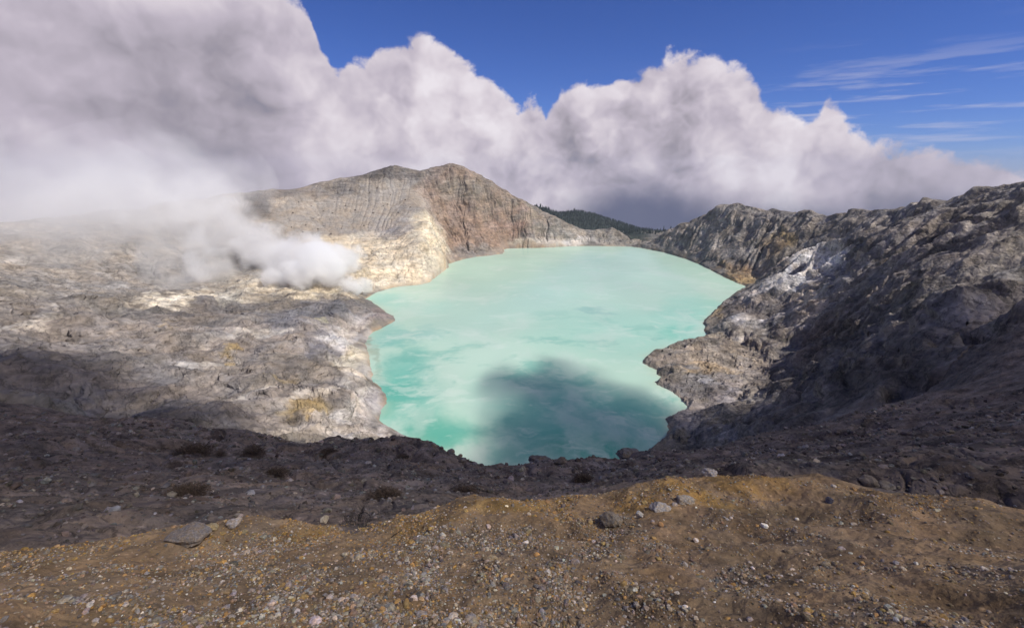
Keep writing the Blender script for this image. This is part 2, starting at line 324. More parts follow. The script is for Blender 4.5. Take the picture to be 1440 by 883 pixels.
paint(283,483,22,5,(.44,.40,.35),.6); paint(370,525,16,3,(.18,.16,.15),.6); paint(300,545,40,20,(.24,.22,.21),.6); paint(260,575,80,30,(.14,.125,.118),.9); paint(330,590,50,14,(.17,.15,.14),.7); paint(240,520,50,20,(.21,.195,.19),.7); paint(348,600,50,12,(.34,.31,.29),.7); paint(330,450,50,5,(.36,.33,.29),.5)
paint(80,550,110,60,(.14,.125,.118),.85); paint(40,470,110,40,(.19,.17,.155),.7)  # cloud shade on the lower-left shelf painted in, here and just above
paint(440,440,85,12,(.155,.148,.150),.9,1.3); paint(300,437,80,9,(.16,.145,.135),.85); paint(262,420,75,6,(.62,.565,.47),.95,1.4); paint(482,473,26,13,(.55,.52,.50),.9,1.4); paint(452,486,26,7,(.15,.14,.145),.8); paint(520,470,12,8,(.50,.46,.43),.7)  # shaded fold and sunlit strip of the shelf ridge painted into the colour
for u, v, ru, k in [(300,452,70,0),(360,468,60,1),(420,500,50,0),(290,508,60,1),(400,520,60,0),(340,562,60,1),(470,545,45,0),(300,530,50,0),(440,560,50,1),(380,590,60,0),(250,490,50,0),(480,575,40,1),(150,510,80,0),(60,450,80,1),(160,440,70,0)]:
    paint(u, v, ru, 4, ((.15,.135,.125), (.42,.385,.34))[k], .7, 1.2)
# dark near slope
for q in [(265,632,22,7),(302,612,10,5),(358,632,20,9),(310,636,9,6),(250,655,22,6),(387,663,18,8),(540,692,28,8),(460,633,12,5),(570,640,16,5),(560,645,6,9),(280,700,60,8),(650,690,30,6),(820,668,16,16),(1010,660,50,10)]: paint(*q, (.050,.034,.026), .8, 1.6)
paint(592,656,12,10,(.17,.12,.07),.8); paint(340,650,60,12,(.125,.11,.105),.6); paint(540,660,60,10,(.13,.115,.11),.6); paint(470,700,60,14,(.115,.10,.098),.6); paint(900,640,25,8,(.14,.125,.12),.7)
for q in [(420,680,80,10),(700,672,70,9),(930,655,60,8),(1100,645,80,9),(330,715,80,8),(1180,620,60,12)]: paint(*q, (.150,.115,.085), .6)
for q in [(600,675,50,8),(480,650,60,8),(860,662,40,8),(1040,648,60,7),(1150,655,50,7),(250,610,40,8)]: paint(*q, (.165,.150,.142), .6)
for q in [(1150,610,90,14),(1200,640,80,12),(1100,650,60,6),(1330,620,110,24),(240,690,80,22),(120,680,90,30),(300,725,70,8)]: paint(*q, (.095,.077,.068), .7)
# gravel edge
for q in [(600,740,60,18),(690,715,60,14),(740,712,40,12),(900,705,50,14),(960,690,60,12),(1030,682,50,10),(1090,680,40,10),(430,750,40,12),(1000,697,60,9)]: paint(*q, (.27,.165,.05), .7, 1, .12)
for q in [(640,755,80,20),(540,765,60,14),(350,760,50,18),(270,765,40,14)]: paint(*q, (.20,.16,.125), .6, 1, .12)
for q in [(930,745,35,16),(1000,730,60,16),(1090,745,80,16),(1200,745,60,22),(1130,700,50,10),(1200,790,160,30),(950,790,160,30),(1300,750,100,40)]: paint(*q, (.21,.145,.092), .7, 1, .12)
# right ridge
for q in [(930,338,30,14),(970,335,40,25),(1010,320,40,35),(1030,350,45,40),(1060,330,40,35),(1100,330,50,40),(1150,325,50,30),(1200,310,40,20),(1250,305,60,20),(1340,290,120,40)]: paint(*q, (.215,.195,.175), .9)
for q in [(960,330,16,10),(1000,345,25,16),(1015,300,16,8),(990,320,20,10),(940,335,10,6)]: paint(*q, (.30,.27,.24), .6)
paint(1105,332,16,14,(.26,.185,.08),.8); paint(1088,345,20,12,(.20,.15,.10),.7); paint(1045,388,30,8,(.32,.22,.10),.8); paint(1020,375,14,5,(.28,.2,.11),.6); paint(1045,378,22,8,(.20,.14,.10),.6); paint(975,366,12,4,(.30,.24,.18),.5)
# right cliffs
for q in [(1100,390,45,22),(1040,430,30,25),(1080,430,50,35),(1150,370,50,30),(1200,350,50,25),(1130,460,50,35),(1200,420,70,55),(1240,350,60,30),(1300,350,100,50),(1200,500,80,50),(1340,450,120,80),(1100,520,90,40),(1100,570,100,40),(1200,580,120,40)]: paint(*q, (.190,.166,.152), .9)
paint(1148,368,36,17,WHITE,1,1.5); paint(1125,392,40,11,(.62,.59,.56),.95,1.4); paint(1088,400,36,10,(.56,.53,.50),.9,1.3); paint(1175,352,22,8,(.42,.39,.36),.7); paint(1095,410,14,8,(.55,.5,.45),.7); paint(1062,445,30,5,(.50,.47,.45),.7); paint(1055,415,16,10,(.45,.42,.40),.6); paint(1050,452,24,7,(.52,.49,.46),.6); paint(1142,430,32,17,(.50,.42,.35),.95); paint(1180,440,30,24,(.22,.19,.17),.7); paint(1230,370,20,9,(.40,.36,.33),.5); paint(1010,430,10,14,(.40,.28,.13),.6); paint(1150,480,30,30,(.15,.10,.085),.5); paint(1180,400,30,14,(.30,.28,.27),.5)
for q in [(930,506,26,10),(980,495,40,14),(1030,488,40,14),(1060,500,40,16),(1000,515,60,10)]: paint(*q, (.30,.255,.21), .9)
paint(990,516,40,5,(.38,.27,.15),.6); paint(950,506,20,8,(.27,.225,.19),.5); paint(1080,488,30,5,(.42,.36,.30),.7); paint(1050,478,30,8,(.36,.32,.28),.6)
for q in [(950,550,30,20),(985,560,30,25),(965,585,25,18),(1020,555,30,20),(1000,535,50,10)]: paint(*q, (.25,.225,.21), .85)
paint(1000,535,14,8,(.50,.47,.46),.8); paint(1025,550,22,12,(.36,.32,.31),.6); paint(975,575,20,12,(.34,.30,.27),.7); paint(1025,610,18,6,(.34,.31,.29),.7); paint(990,605,30,10,(.15,.14,.14),.6)
paint(1180,545,40,16,(.18,.165,.16),.5); paint(1195,525,10,5,(.3,.27,.26),.6)
for q in [(1200,470,70,40),(1220,540,80,40),(1120,530,60,25),(1120,590,70,25),(1320,500,90,60)]: paint(*q, (.105,.092,.086), .75)  # near right wall painted darker to deepen the shade it lies in
for q in [(1160,395,30,12),(1190,420,24,14),(1120,445,30,14)]: paint(*q, (.27,.235,.21), .5)
# a mineral rim where the water laps
rim = (np.exp(-(sd/3.0)**2)*.55*sstep(-.2,.3,gnoise(X/18, Y/18, 66)))[...,None]*(BAND[...,None]); col = col*(1-rim) + c3(.42,.32,.22)*rim
col = np.clip(col, 0, 1)
#@@END
# ------------------------------------------------------------------ terrain meshes
def mesh_from(name, co, faces_q, mat, smooth=True, attrs=None):
    me = bpy.data.meshes.new(name); nv = len(co); nf = len(faces_q); k = faces_q.shape[1]
    me.vertices.add(nv); me.vertices.foreach_set("co", co.astype(np.float32).ravel())
    me.loops.add(nf*k); me.loops.foreach_set("vertex_index", faces_q.astype(np.int32).ravel())
    me.polygons.add(nf); me.polygons.foreach_set("loop_start", np.arange(0, nf*k, k, dtype=np.int32))
    me.polygons.foreach_set("loop_total", np.full(nf, k, dtype=np.int32))
    me.polygons.foreach_set("use_smooth", np.full(nf, smooth))
    me.update(calc_edges=True)
    for an, (tp, val) in (attrs or {}).items():
        at = me.attributes.new(an, tp, 'POINT')
        at.data.foreach_set("color" if tp == 'FLOAT_COLOR' else "value", val.astype(np.float32).ravel())
    me.materials.append(mat)
    o = bpy.data.objects.new(name, me); C.objects.link(o); return o
print("grid", NR, NA)
# ------------------------------------------------------------------ materials
def new_mat(name):
    m = bpy.data.materials.new(name); m.use_nodes = True; nt = m.node_tree; nt.nodes.clear()
    return m, nt
class N:                                 # small node-graph helper
    def __init__(s, nt): s.nt = nt
    def node(s, t, **kw):
        n = s.nt.nodes.new(t)
        for k, v in kw.items(): setattr(n, k, v)
        return n
    def put(s, sock, v):
        if v is None: return
        if isinstance(v, bpy.types.NodeSocket): s.nt.links.new(v, sock)
        else:
            try: sock.default_value = v
            except Exception: sock.default_value = tuple(v)+(1,) if len(v) == 3 else v
    def math(s, op, a, b=None, c=None, clamp=False):
        n = s.node('ShaderNodeMath', operation=op, use_clamp=clamp)
        for i, x in enumerate((a, b, c)): s.put(n.inputs[i], x)
        return n.outputs[0]
    def vmath(s, op, a, b=None, scale=None):
        n = s.node('ShaderNodeVectorMath', operation=op); s.put(n.inputs[0], a)
        if b is not None: s.put(n.inputs[1], b)
        if scale is not None: s.put(n.inputs['Scale'], scale)
        return n.outputs['Value'] if op in ('LENGTH','DOT_PRODUCT') else n.outputs[0]
    def noise(s, vec, scale, detail=4, rough=.5, dist=0, typ='FBM', lac=2.0, color=False):
        n = s.node('ShaderNodeTexNoise'); n.noise_type = typ
        if typ == 'FBM': n.normalize = True
        s.put(n.inputs['Vector'], vec); n.inputs['Scale'].default_value = scale; n.inputs['Detail'].default_value = detail
        n.inputs['Roughness'].default_value = rough; n.inputs['Distortion'].default_value = dist; n.inputs['Lacunarity'].default_value = lac
        return n.outputs['Color' if color else 0]
    def maprange(s, v, a, b, c, d, smooth=False, clamp=True):
        n = s.node('ShaderNodeMapRange', clamp=clamp, interpolation_type='SMOOTHSTEP' if smooth else 'LINEAR')
        for i, x in enumerate((v, a, b, c, d)): s.put(n.inputs[i], x)
        return n.outputs[0]
    def mix(s, f, a, b, typ='MIX'):
        n = s.node('ShaderNodeMix', data_type='RGBA', blend_type=typ); n.clamp_factor = True
        s.put(n.inputs[0], f); s.put(n.inputs[6], a); s.put(n.inputs[7], b); return n.outputs[2]
    def sepxyz(s, v): n = s.node('ShaderNodeSeparateXYZ'); s.put(n.inputs[0], v); return n.outputs
    def comb(s, x, y, z):
        n = s.node('ShaderNodeCombineXYZ')
        for i, q in enumerate((x, y, z)): s.put(n.inputs[i], q)
        return n.outputs[0]
    def gray(s, v): return s.comb(v, v, v)
def rock_material(name, contrast=1.0, bs=.05, dist=3.0, streak=0.0, speck=0.0, det=11, bstr=.8, disp=0.0, band=0.0, cracks=.5, block=1.0):
    m, nt = new_mat(name); g = N(nt)
    geo = g.node('ShaderNodeNewGeometry'); pos = geo.outputs['Position']
    att = g.node('ShaderNodeAttribute', attribute_name='col').outputs['Color']
    warp = g.vmath('ADD', pos, g.vmath('SCALE', g.noise(pos, bs*.7, 3, .5, color=True), scale=.35/bs))
    n1 = g.noise(warp, bs*.8, det, .70)
    f = g.maprange(n1, .36, .64, 1-.5*contrast, 1+.5*contrast, clamp=False)
    if band:                             # beds of lava and ash, drawn out along the slope
        n2 = g.noise(g.vmath('MULTIPLY', warp, (.22, .9, 2.4)), bs*3.0, det-3, .66)
        f = g.math('MULTIPLY', f, g.maprange(n2, .36, .64, 1-band, 1+band, clamp=False))
    if streak:
        n3 = g.noise(g.vmath('MULTIPLY', warp, (1, 1, .2)), bs*5.0, 6, .65)
        f = g.math('MULTIPLY', f, g.maprange(n3, .36, .64, 1-streak, 1+streak, clamp=False))
    n5 = g.noise(g.vmath('ADD', warp, (55, 5, 91)), bs*2.2, det-2, .6)
    crk = g.maprange(g.math('ABSOLUTE', g.math('SUBTRACT', n5, .5)), 0, .028, 1-cracks, 1)
    f = g.math('MULTIPLY', f, crk)
    f = g.math('MAXIMUM', f, .25)
    if disp:
        cr_ = g.node('ShaderNodeAttribute', attribute_name='crag').outputs['Fac']; k_ = g.maprange(cr_, 0, .45, .35, 1); f = g.math('ADD', 1.0, g.math('MULTIPLY', g.math('SUBTRACT', f, 1.0), k_))
    c = g.vmath('SCALE', att, scale=f)
    n4 = g.noise(g.vmath('ADD', warp, (311, 77, 9)), bs*.9, 6, .62)
    c = g.vmath('MULTIPLY', c, g.mix(g.maprange(n4, .40, .60, 0, 1), (1.05,.99,.92,1), (.97,.99,1.03,1)))
    if speck:
        v = g.node('ShaderNodeTexVoronoi'); g.put(v.inputs['Vector'], warp); v.inputs['Scale'].default_value = speck
        s_ = g.maprange(v.outputs['Distance'], .15, .35, 1, 0); cs = g.sepxyz(v.outputs['Color'])
        c = g.mix(g.math('MULTIPLY', s_, g.maprange(cs[0], .3, 1, 0, .9)), c, g.vmath('SCALE', c, scale=g.maprange(cs[1], 0, 1, .45, 2.2)))
    b = g.node('ShaderNodeBsdfPrincipled'); g.put(b.inputs['Base Color'], c); b.inputs['Roughness'].default_value = .93; b.inputs['Specular IOR Level'].default_value = .2
    r1 = g.noise(warp, bs*1.3, det, .60)
    vv = g.node('ShaderNodeTexVoronoi', feature='F1'); g.put(vv.inputs['Vector'], g.vmath('MULTIPLY', warp, (1, 1, 1.7))); vv.inputs['Scale'].default_value = bs*6; vv.inputs['Detail'].default_value = 1
    hgt = g.math('ADD', r1, g.math('MULTIPLY', vv.outputs['Distance'], -.10)); hgt = g.math('ADD', hgt, g.math('MULTIPLY', crk, .05))
    bp = g.node('ShaderNodeBump'); bp.inputs['Strength'].default_value = bstr; bp.inputs['Distance'].default_value = dist; g.put(bp.inputs['Height'], hgt)
    g.put(b.inputs['Normal'], bp.outputs[0])
    o = g.node('ShaderNodeOutputMaterial'); g.put(o.inputs[0], b.outputs[0])
    if disp:                             # crags pushed out in all directions
        amp = g.node('ShaderNodeAttribute', attribute_name='crag').outputs['Fac']
        a1 = g.vmath('SUBTRACT', g.noise(pos, .030, 9, .56, color=True), (.5,.5,.5))
        for sc_c, am_c in ((.045, .17*block),):
            vb = g.node('ShaderNodeTexVoronoi', feature='F1', distance='CHEBYCHEV'); wob = g.vmath('ADD', pos, g.vmath('SCALE', g.noise(pos, .03, 3, .6, color=True), scale=14)); g.put(vb.inputs['Vector'], g.vmath('MULTIPLY', wob, (1, .8, 1.5))); vb.inputs['Scale'].default_value = sc_c
            a1 = g.vmath('ADD', a1, g.vmath('SCALE', g.vmath('SUBTRACT', vb.outputs['Color'], (.5,.5,.5)), scale=am_c))
        vd = g.node('ShaderNodeVectorDisplacement', space='WORLD'); g.put(vd.inputs['Vector'], g.vmath('MULTIPLY', a1, (1, 1, .6))); vd.inputs['Midlevel'].default_value = 0; g.put(vd.inputs['Scale'], g.math('MULTIPLY', amp, disp))
        g.put(o.inputs['Displacement'], vd.outputs[0]); m.displacement_method = 'DISPLACEMENT'
    return m
M_wall = rock_material('crater_rock', .55, .035, 7.0, streak=.12, det=9, disp=28, band=.30, cracks=.42, block=.4)
M_cliff = rock_material('dark_cliff_rock', 1.1, .04, 10.0, streak=.25, det=9, disp=19, band=.25, block=.75)
M_slope = rock_material('dark_scree', 1.1, .35, 1.1, det=9, speck=2.2)
M_gravel = rock_material('gravel_soil', 1.0, 2.6, .10, det=8, speck=26, cracks=.2)
M_far = rock_material('forest_soil', .7, .02, 6.0, det=7)

# ------------------------------------------------------------------ the land, one sheet cut into its named stretches
vid = np.arange(NR*NA).reshape(NR, NA)
quads = np.stack([vid[:-1,:-1], vid[:-1,1:], vid[1:,1:], vid[1:,:-1]], -1)
fr = R[:-1][:,None]*np.ones((1,NA-1)); fa = np.ones((NR-1,1))*A[:-1][None]
cls = np.full(fr.shape, 5)
cls[fr < 1330] = 3                                       # crater wall left
cls[(fr < 1290) & (fa > .245) ] = 4                      # right cliffs
cls[(fr < 520) & (fa > .1)] = 4
cls[fr < (ridge_r*1.3)[None,:-1]] = 2
cls[fr < (lip_r*1.25)[None,:-1]] = 1
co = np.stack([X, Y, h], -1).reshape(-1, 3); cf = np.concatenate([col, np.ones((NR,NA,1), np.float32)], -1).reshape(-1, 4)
gr_ = np.hypot(np.gradient(h, axis=0)/np.gradient(RR, axis=0), np.gradient(h, axis=1)/(np.gradient(AA, axis=1)*RR))
crag = (np.clip(.25+gr_*.75, 0, 1)*sstep(2, 16, sd)*wall*(1-.85*ash)*sstep(1400, 1320, RR)*sstep(200, 300, RR)).ravel()
def piece(name, k, mat, label):
    f = quads[cls == k]; u, inv = np.unique(f, return_inverse=True)
    o = mesh_from(name, co[u], inv.reshape(f.shape), mat, True, {'col': ('FLOAT_COLOR', cf[u]), 'crag': ('FLOAT', crag[u])})
    o['kind'] = 'structure'; o['label'] = label; return o
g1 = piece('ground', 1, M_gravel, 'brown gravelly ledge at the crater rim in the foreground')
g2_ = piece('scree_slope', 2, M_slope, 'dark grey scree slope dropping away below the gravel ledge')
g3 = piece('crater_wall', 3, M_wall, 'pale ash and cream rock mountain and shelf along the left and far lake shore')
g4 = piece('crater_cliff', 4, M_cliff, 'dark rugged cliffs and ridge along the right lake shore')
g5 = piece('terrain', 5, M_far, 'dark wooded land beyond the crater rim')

# ------------------------------------------------------------------ crater lake
mw = (sd < 9) & (RR < 1330) & (RR > 215)
qi = np.arange(0, NR-1, 2); 
lm = mw[:-1,:-1] & mw[1:,1:] & mw[:-1,1:] & mw[1:,:-1]
f = quads[lm]; u_, inv = np.unique(f, return_inverse=True)
lco = co[u_].copy(); lco[:,2] = 0
# milky and clear water, painted deeper where the cloud's shadow falls
hs = h; h = np.zeros_like(h); EL0, we0 = EL, we; EL = -H/RR; we = EL + (we0-EL0)
DEEP=(.06,.39,.29); MILK=(.46,.60,.50); MID=(.30,.57,.46)
lake_col = np.empty((NR, NA, 3), np.float32); lake_col[:] = c3(.43,.605,.485)
tmp = col; col = lake_col
paint(900,470,160,60,(.33,.585,.475),.6); paint(980,450,60,40,(.27,.56,.44),.6); paint(965,470,30,14,(.18,.50,.38),.6)
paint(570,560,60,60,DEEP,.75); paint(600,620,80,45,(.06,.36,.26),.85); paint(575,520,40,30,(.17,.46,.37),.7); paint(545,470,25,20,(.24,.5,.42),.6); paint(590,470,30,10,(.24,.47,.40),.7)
paint(530,420,40,12,(.25,.54,.45),.6); paint(600,430,40,10,(.30,.55,.46),.5)
paint(620,540,40,50,MILK,.65); paint(680,500,60,30,MILK,.5); paint(650,450,60,40,(.40,.58,.49),.6); paint(720,420,90,30,(.40,.585,.49),.6); paint(660,640,50,20,(.50,.58,.50),.7)
paint(590,590,18,22,(.42,.56,.47),.6); paint(560,600,14,12,(.35,.54,.44),.5); paint(690,560,40,40,(.36,.55,.46),.5)
paint(830,590,135,60,(.10,.39,.31),.85); paint(870,640,120,30,(.04,.30,.22),.9); paint(720,640,40,18,(.10,.37,.29),.6); paint(845,440,22,4,(.28,.48,.41),.7); paint(820,438,12,3,(.28,.48,.41),.7)  # darker green put into the water under the cloud's shadow
paint(519,482,7,12,(.24,.19,.13),.8); paint(526,498,7,14,(.27,.33,.24),.6); paint(530,525,8,16,(.25,.40,.30),.5)
paint(900,590,60,25,(.16,.42,.34),.6)
shal = (np.exp(-np.maximum(-sd, 0)/5.0)*.55*sstep(-.45,.15,gnoise(X/30, Y/30, 67)))[...,None]; col = col*(1-shal) + c3(.46,.50,.37)*shal
lake_col = col; col = tmp; h = hs; EL, we = EL0, we0
m, nt = new_mat('turquoise_water'); g = N(nt); pos = g.node('ShaderNodeNewGeometry').outputs['Position']
att = g.node('ShaderNodeAttribute', attribute_name='col').outputs['Color']
w1 = g.vmath('ADD', pos, g.vmath('SCALE', g.noise(pos, .012, 4, .55, color=True), scale=70))
str_ = g.noise(g.vmath('MULTIPLY', w1, (1,.55,1)), .016, 8, .60)
c = g.mix(g.maprange(str_, .50, .66, 0, .55, True), att, (.50,.62,.53,1))
st2 = g.noise(g.vmath('MULTIPLY', g.vmath('ADD', w1, (50,90,0)), (.7,1,1)), .02, 7, .6)
fade = g.maprange(g.sepxyz(pos)[1], 400, 640, 1, .12)
c = g.mix(g.math('MULTIPLY', g.maprange(st2, .52, .66, 0, .6, True), fade), c, (.10,.38,.30,1))
st3 = g.noise(g.vmath('MULTIPLY', w1, (.4,1,1)), .05, 6, .65)
c = g.mix(g.maprange(st3, .54, .66, 0, .45, True), c, (.56,.66,.57,1))
st4 = g.noise(pos, .004, 3, .5)
c = g.vmath('SCALE', c, scale=g.maprange(st4, .35, .65, .92, 1.06))
b = g.node('ShaderNodeBsdfPrincipled'); g.put(b.inputs['Base Color'], c); b.inputs['Roughness'].default_value = .22; b.inputs['IOR'].default_value = 1.33; b.inputs['Specular IOR Level'].default_value = .22
bp = g.node('ShaderNodeBump'); bp.inputs['Strength'].default_value = .25; bp.inputs['Distance'].default_value = .12; g.put(bp.inputs['Height'], g.noise(pos, .8, 5, .6)); g.put(b.inputs['Normal'], bp.outputs[0])
g.put(g.node('ShaderNodeOutputMaterial').inputs[0], b.outputs[0]); M_water = m
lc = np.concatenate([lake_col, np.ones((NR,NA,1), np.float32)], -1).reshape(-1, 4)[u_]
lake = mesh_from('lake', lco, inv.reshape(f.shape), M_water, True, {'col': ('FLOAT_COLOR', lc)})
lake['kind'] = 'structure'; lake['label'] = 'milky turquoise crater lake with pale swirls of sulphur'

# ------------------------------------------------------------------ sun and sky
SUN_AZ, SUN_EL = math.radians(118), math.radians(51)      # azimuth from +Y towards +X
sd_ = np.array([math.sin(SUN_AZ)*math.cos(SUN_EL), math.cos(SUN_AZ)*math.cos(SUN_EL), math.sin(SUN_EL)])
sl = bpy.data.lights.new('sun', 'SUN'); sl.energy = 4.7; sl.angle = math.radians(.53); sl.color = (1, .955, .89)
so = bpy.data.objects.new('sun', sl); C.objects.link(so); so.location = (300, 100, 600)
import mathutils
so.rotation_euler = mathutils.Vector(sd_).to_track_quat('Z', 'Y').to_euler()
wd = bpy.data.worlds.new('World'); SC.world = wd; wd.use_nodes = True; nt = wd.node_tree; nt.nodes.clear(); g = N(nt)
sky = g.node('ShaderNodeTexSky', sky_type='NISHITA'); sky.sun_disc = False; sky.sun_elevation = SUN_EL; sky.sun_rotation = SUN_AZ; sky.altitude = 2300; sky.air_density = 1.0; sky.dust_density = .3; sky.ozone_density = 2.0
d = g.vmath('NORMALIZE', g.node('ShaderNodeTexCoord').outputs['Generated'])
dx, dy, dz = g.sepxyz(d)
az = g.math('ARCTAN2', dx, dy); el = g.math('ARCSINE', dz)
def azel(u, v): a, k = ray(u, v); return math.atan2(a, 1), math.atan2(k, math.hypot(a, 1))
TOP = [(-200,-60),(0,-60),(230,-60),(350,-40),(430,-5),(452,58),(472,92),(488,70),(560,55),(648,68),(668,84),(684,86),(706,104),(732,128),(744,102),(760,108),(768,132),(776,122),(792,102),(830,104),(852,112),(868,98),(893,98),(930,92),
       (962,80),(1000,74),(1040,92),(1062,104),(1075,124),(1108,150),(1148,152),(1160,122),(1180,128),(1200,146),(1224,160),(1246,170),(1300,186),(1380,210),(1460,232)]
pts = sorted(azel(u, v) for u, v in TOP)
fc = g.node('ShaderNodeFloatCurve'); cm = fc.mapping; cm.use_clip = False; cv = cm.curves[0]
E0, E1 = -.2, .6; AZ0, AZ1 = -1.2, 1.2
xs = [((a-AZ0)/(AZ1-AZ0), (e-E0)/(E1-E0)) for a, e in pts if a < 1.0]
xs.append(((1.0-AZ0)/(AZ1-AZ0), .45))
cv.points[0].location = (0, xs[0][1]); cv.points[-1].location = (1, 1.3)  # unseen cloud cover right and behind, added to whiten the ambient light
for x, y in xs: cv.points.new(x, y)
for p_ in cv.points: p_.handle_type = 'VECTOR'
cm.update(); g.put(fc.inputs['Value'], g.maprange(az, AZ0, AZ1, 0, 1))
top = g.maprange(fc.outputs[0], 0, 1, E0, E1, clamp=False)
def billow(v):                           # cauliflower heads: rounded cells inside rounded cells
    vo = g.node('ShaderNodeTexVoronoi', feature='F1'); g.put(vo.inputs['Vector'], v); vo.inputs['Scale'].default_value = 5; vo.inputs['Detail'].default_value = 3; vo.inputs['Roughness'].default_value = .5; vo.inputs['Lacunarity'].default_value = 2.3; vo.normalize = True
    return g.math('SUBTRACT', 1.0, vo.outputs['Distance'])
vs = g.vmath('MULTIPLY', d, (1, 1, 1.15))
wv = g.vmath('ADD', vs, g.vmath('SCALE', g.vmath('SUBTRACT', g.noise(vs, 9, 3, .55, color=True), (.5,.5,.5)), scale=.07))
off = tuple(float(x) for x in (.020, 0, .020)); off2 = (.05, 0, .05)
b0 = billow(wv); b1 = billow(g.vmath('ADD', wv, off))
f0 = g.noise(wv, 4.2, 6, .55); f1 = g.noise(g.vmath('ADD', wv, off2), 4.2, 2, .5)
n0 = g.math('ADD', g.math('MULTIPLY', f0, .75), g.math('MULTIPLY', b0, .35))
soft = g.math('ADD', g.math('MULTIPLY', g.math('SUBTRACT', b0, b1), 1.25), g.math('MULTIPLY', g.math('SUBTRACT', f0, f1), .9))
edge = g.noise(vs, 26, 6, .65)
depth = g.math('SUBTRACT', top, el)      # radians below the cloud tops
dn = g.math('ADD', g.math('ADD', depth, g.math('MULTIPLY', g.math('SUBTRACT', n0, .645), .26)), g.math('MULTIPLY', g.math('SUBTRACT', edge, .5), .05))
alpha = g.maprange(dn, -.003, .015, 0, 1, True)
def blob(u, v, ru, rv, s):
    a, e = azel(u, v); qa = g.math('DIVIDE', g.math('SUBTRACT', az, a), ru/F); qe = g.math('DIVIDE', g.math('SUBTRACT', el, e), rv/F)
    q = g.math('ADD', g.math('MULTIPLY', qa, qa), g.math('MULTIPLY', qe, qe)); return g.math('MULTIPLY', g.math('EXPONENT', g.math('MULTIPLY', q, -1.0)), s)
br = g.math('ADD', .70, g.math('MULTIPLY', soft, g.maprange(az, -.55, .0, .65, 1.4)))
br = g.math('ADD', br, g.math('MULTIPLY', g.math('SUBTRACT', n0, .6), .35))
br = g.math('ADD', br, g.math('MULTIPLY', g.math('SUBTRACT', g.noise(vs, 3.2, 3, .5), .5), .35))
for q in [(560,190,120,70,.14),(640,150,60,50,.08),(330,120,150,90,-.20),(240,200,120,100,-.08),(1000,170,70,50,-.12),(1110,230,120,60,.02),(1160,240,110,26,.12),(1030,245,50,30,.08),(1180,170,50,40,.14),(870,250,60,30,.05),(780,220,50,30,-.04),(740,255,120,20,-.05),(1050,290,120,20,-.10),(1400,300,120,60,-.2)]:
    br = g.math('ADD', br, blob(*q))
br = g.math('ADD', br, g.maprange(dn, .0, .06, .09, 0, True))
br = g.math('MAXIMUM', br, .30)
ramp = g.node('ShaderNodeValToRGB'); g.put(ramp.inputs[0], br); er = ramp.color_ramp.elements
er[0].position = 0; er[0].color = (.085,.105,.175,1); er[1].position = 1; er[1].color = (.94,.88,.94,1)
for p_, c_ in ((.22,(.16,.175,.26,1)),(.45,(.40,.365,.43,1)),(.65,(.60,.54,.63,1)),(.82,(.79,.72,.79,1))): e_ = er.new(p_); e_.color = c_
# thin high cirrus on the right
ci = g.noise(g.vmath('MULTIPLY', d, (1.6, 1.6, 18)), 3.5, 6, .55)
cir = g.math('MULTIPLY', g.maprange(ci, .5, .68, 0, .55, True), blob(1250,155,170,45,1.0))
skyc = g.vmath('MULTIPLY', sky.outputs[0], (.38,.51,.98))
CL = 9.0
e_line = azel(900, 270)[1]                # level underside of the bank, in its own shade
sag = g.math('ADD', blob(1045,300,75,60,-.030), g.math('ADD', blob(1200,300,90,60,.016), blob(700,300,120,90,-.05)))
sag = g.math('ADD', sag, blob(895,300,95,80,.035))
sl_ = g.math('ADD', g.math('SUBTRACT', g.math('ADD', sag, e_line), el), g.math('ADD', g.math('MULTIPLY', g.math('SUBTRACT', n0, .6), .16), g.math('MULTIPLY', g.math('SUBTRACT', edge, .5), .03)))
slate = g.math('MULTIPLY', g.maprange(sl_, -.03, .055, 0, .95, True), g.maprange(az, azel(730,300)[0], azel(860,300)[0], 0, 1, True))
cc = g.vmath('SCALE', g.mix(slate, ramp.outputs[0], (.088,.105,.195,1)), scale=CL)
skyc = g.mix(cir, skyc, (CL*.75,CL*.72,CL*.82,1))
outc = g.mix(alpha, skyc, cc)
bg = g.node('ShaderNodeBackground'); g.put(bg.inputs[0], outc); bg.inputs[1].default_value = .10
g.put(g.node('ShaderNodeOutputWorld').inputs[0], bg.outputs[0])
wd.cycles.sampling_method = 'MANUAL'; wd.cycles.sample_map_resolution = 512
#@@MORE
# ------------------------------------------------------------------ the air
hv = np.array([(x, y, z) for x in (-4300., 4300.) for y in (-4300., 4300.) for z in (float(h.min())-1, 262.)]); hf = np.array([(0,1,3,2),(4,6,7,5),(0,4,5,1),(2,3,7,6),(0,2,6,4),(1,5,7,3)])
m, nt = new_mat('air'); g = N(nt); vp = g.node('ShaderNodeVolumePrincipled'); vp.inputs['Color'].default_value = (.86,.90,1,1); vp.inputs['Density'].default_value = .00006; vp.inputs['Anisotropy'].default_value = .5
g.put(g.node('ShaderNodeOutputMaterial').inputs[1], vp.outputs[0])
hz = mesh_from('haze', hv, hf, m, False); hz['kind'] = 'stuff'; hz['label'] = 'thin mountain haze filling the crater'
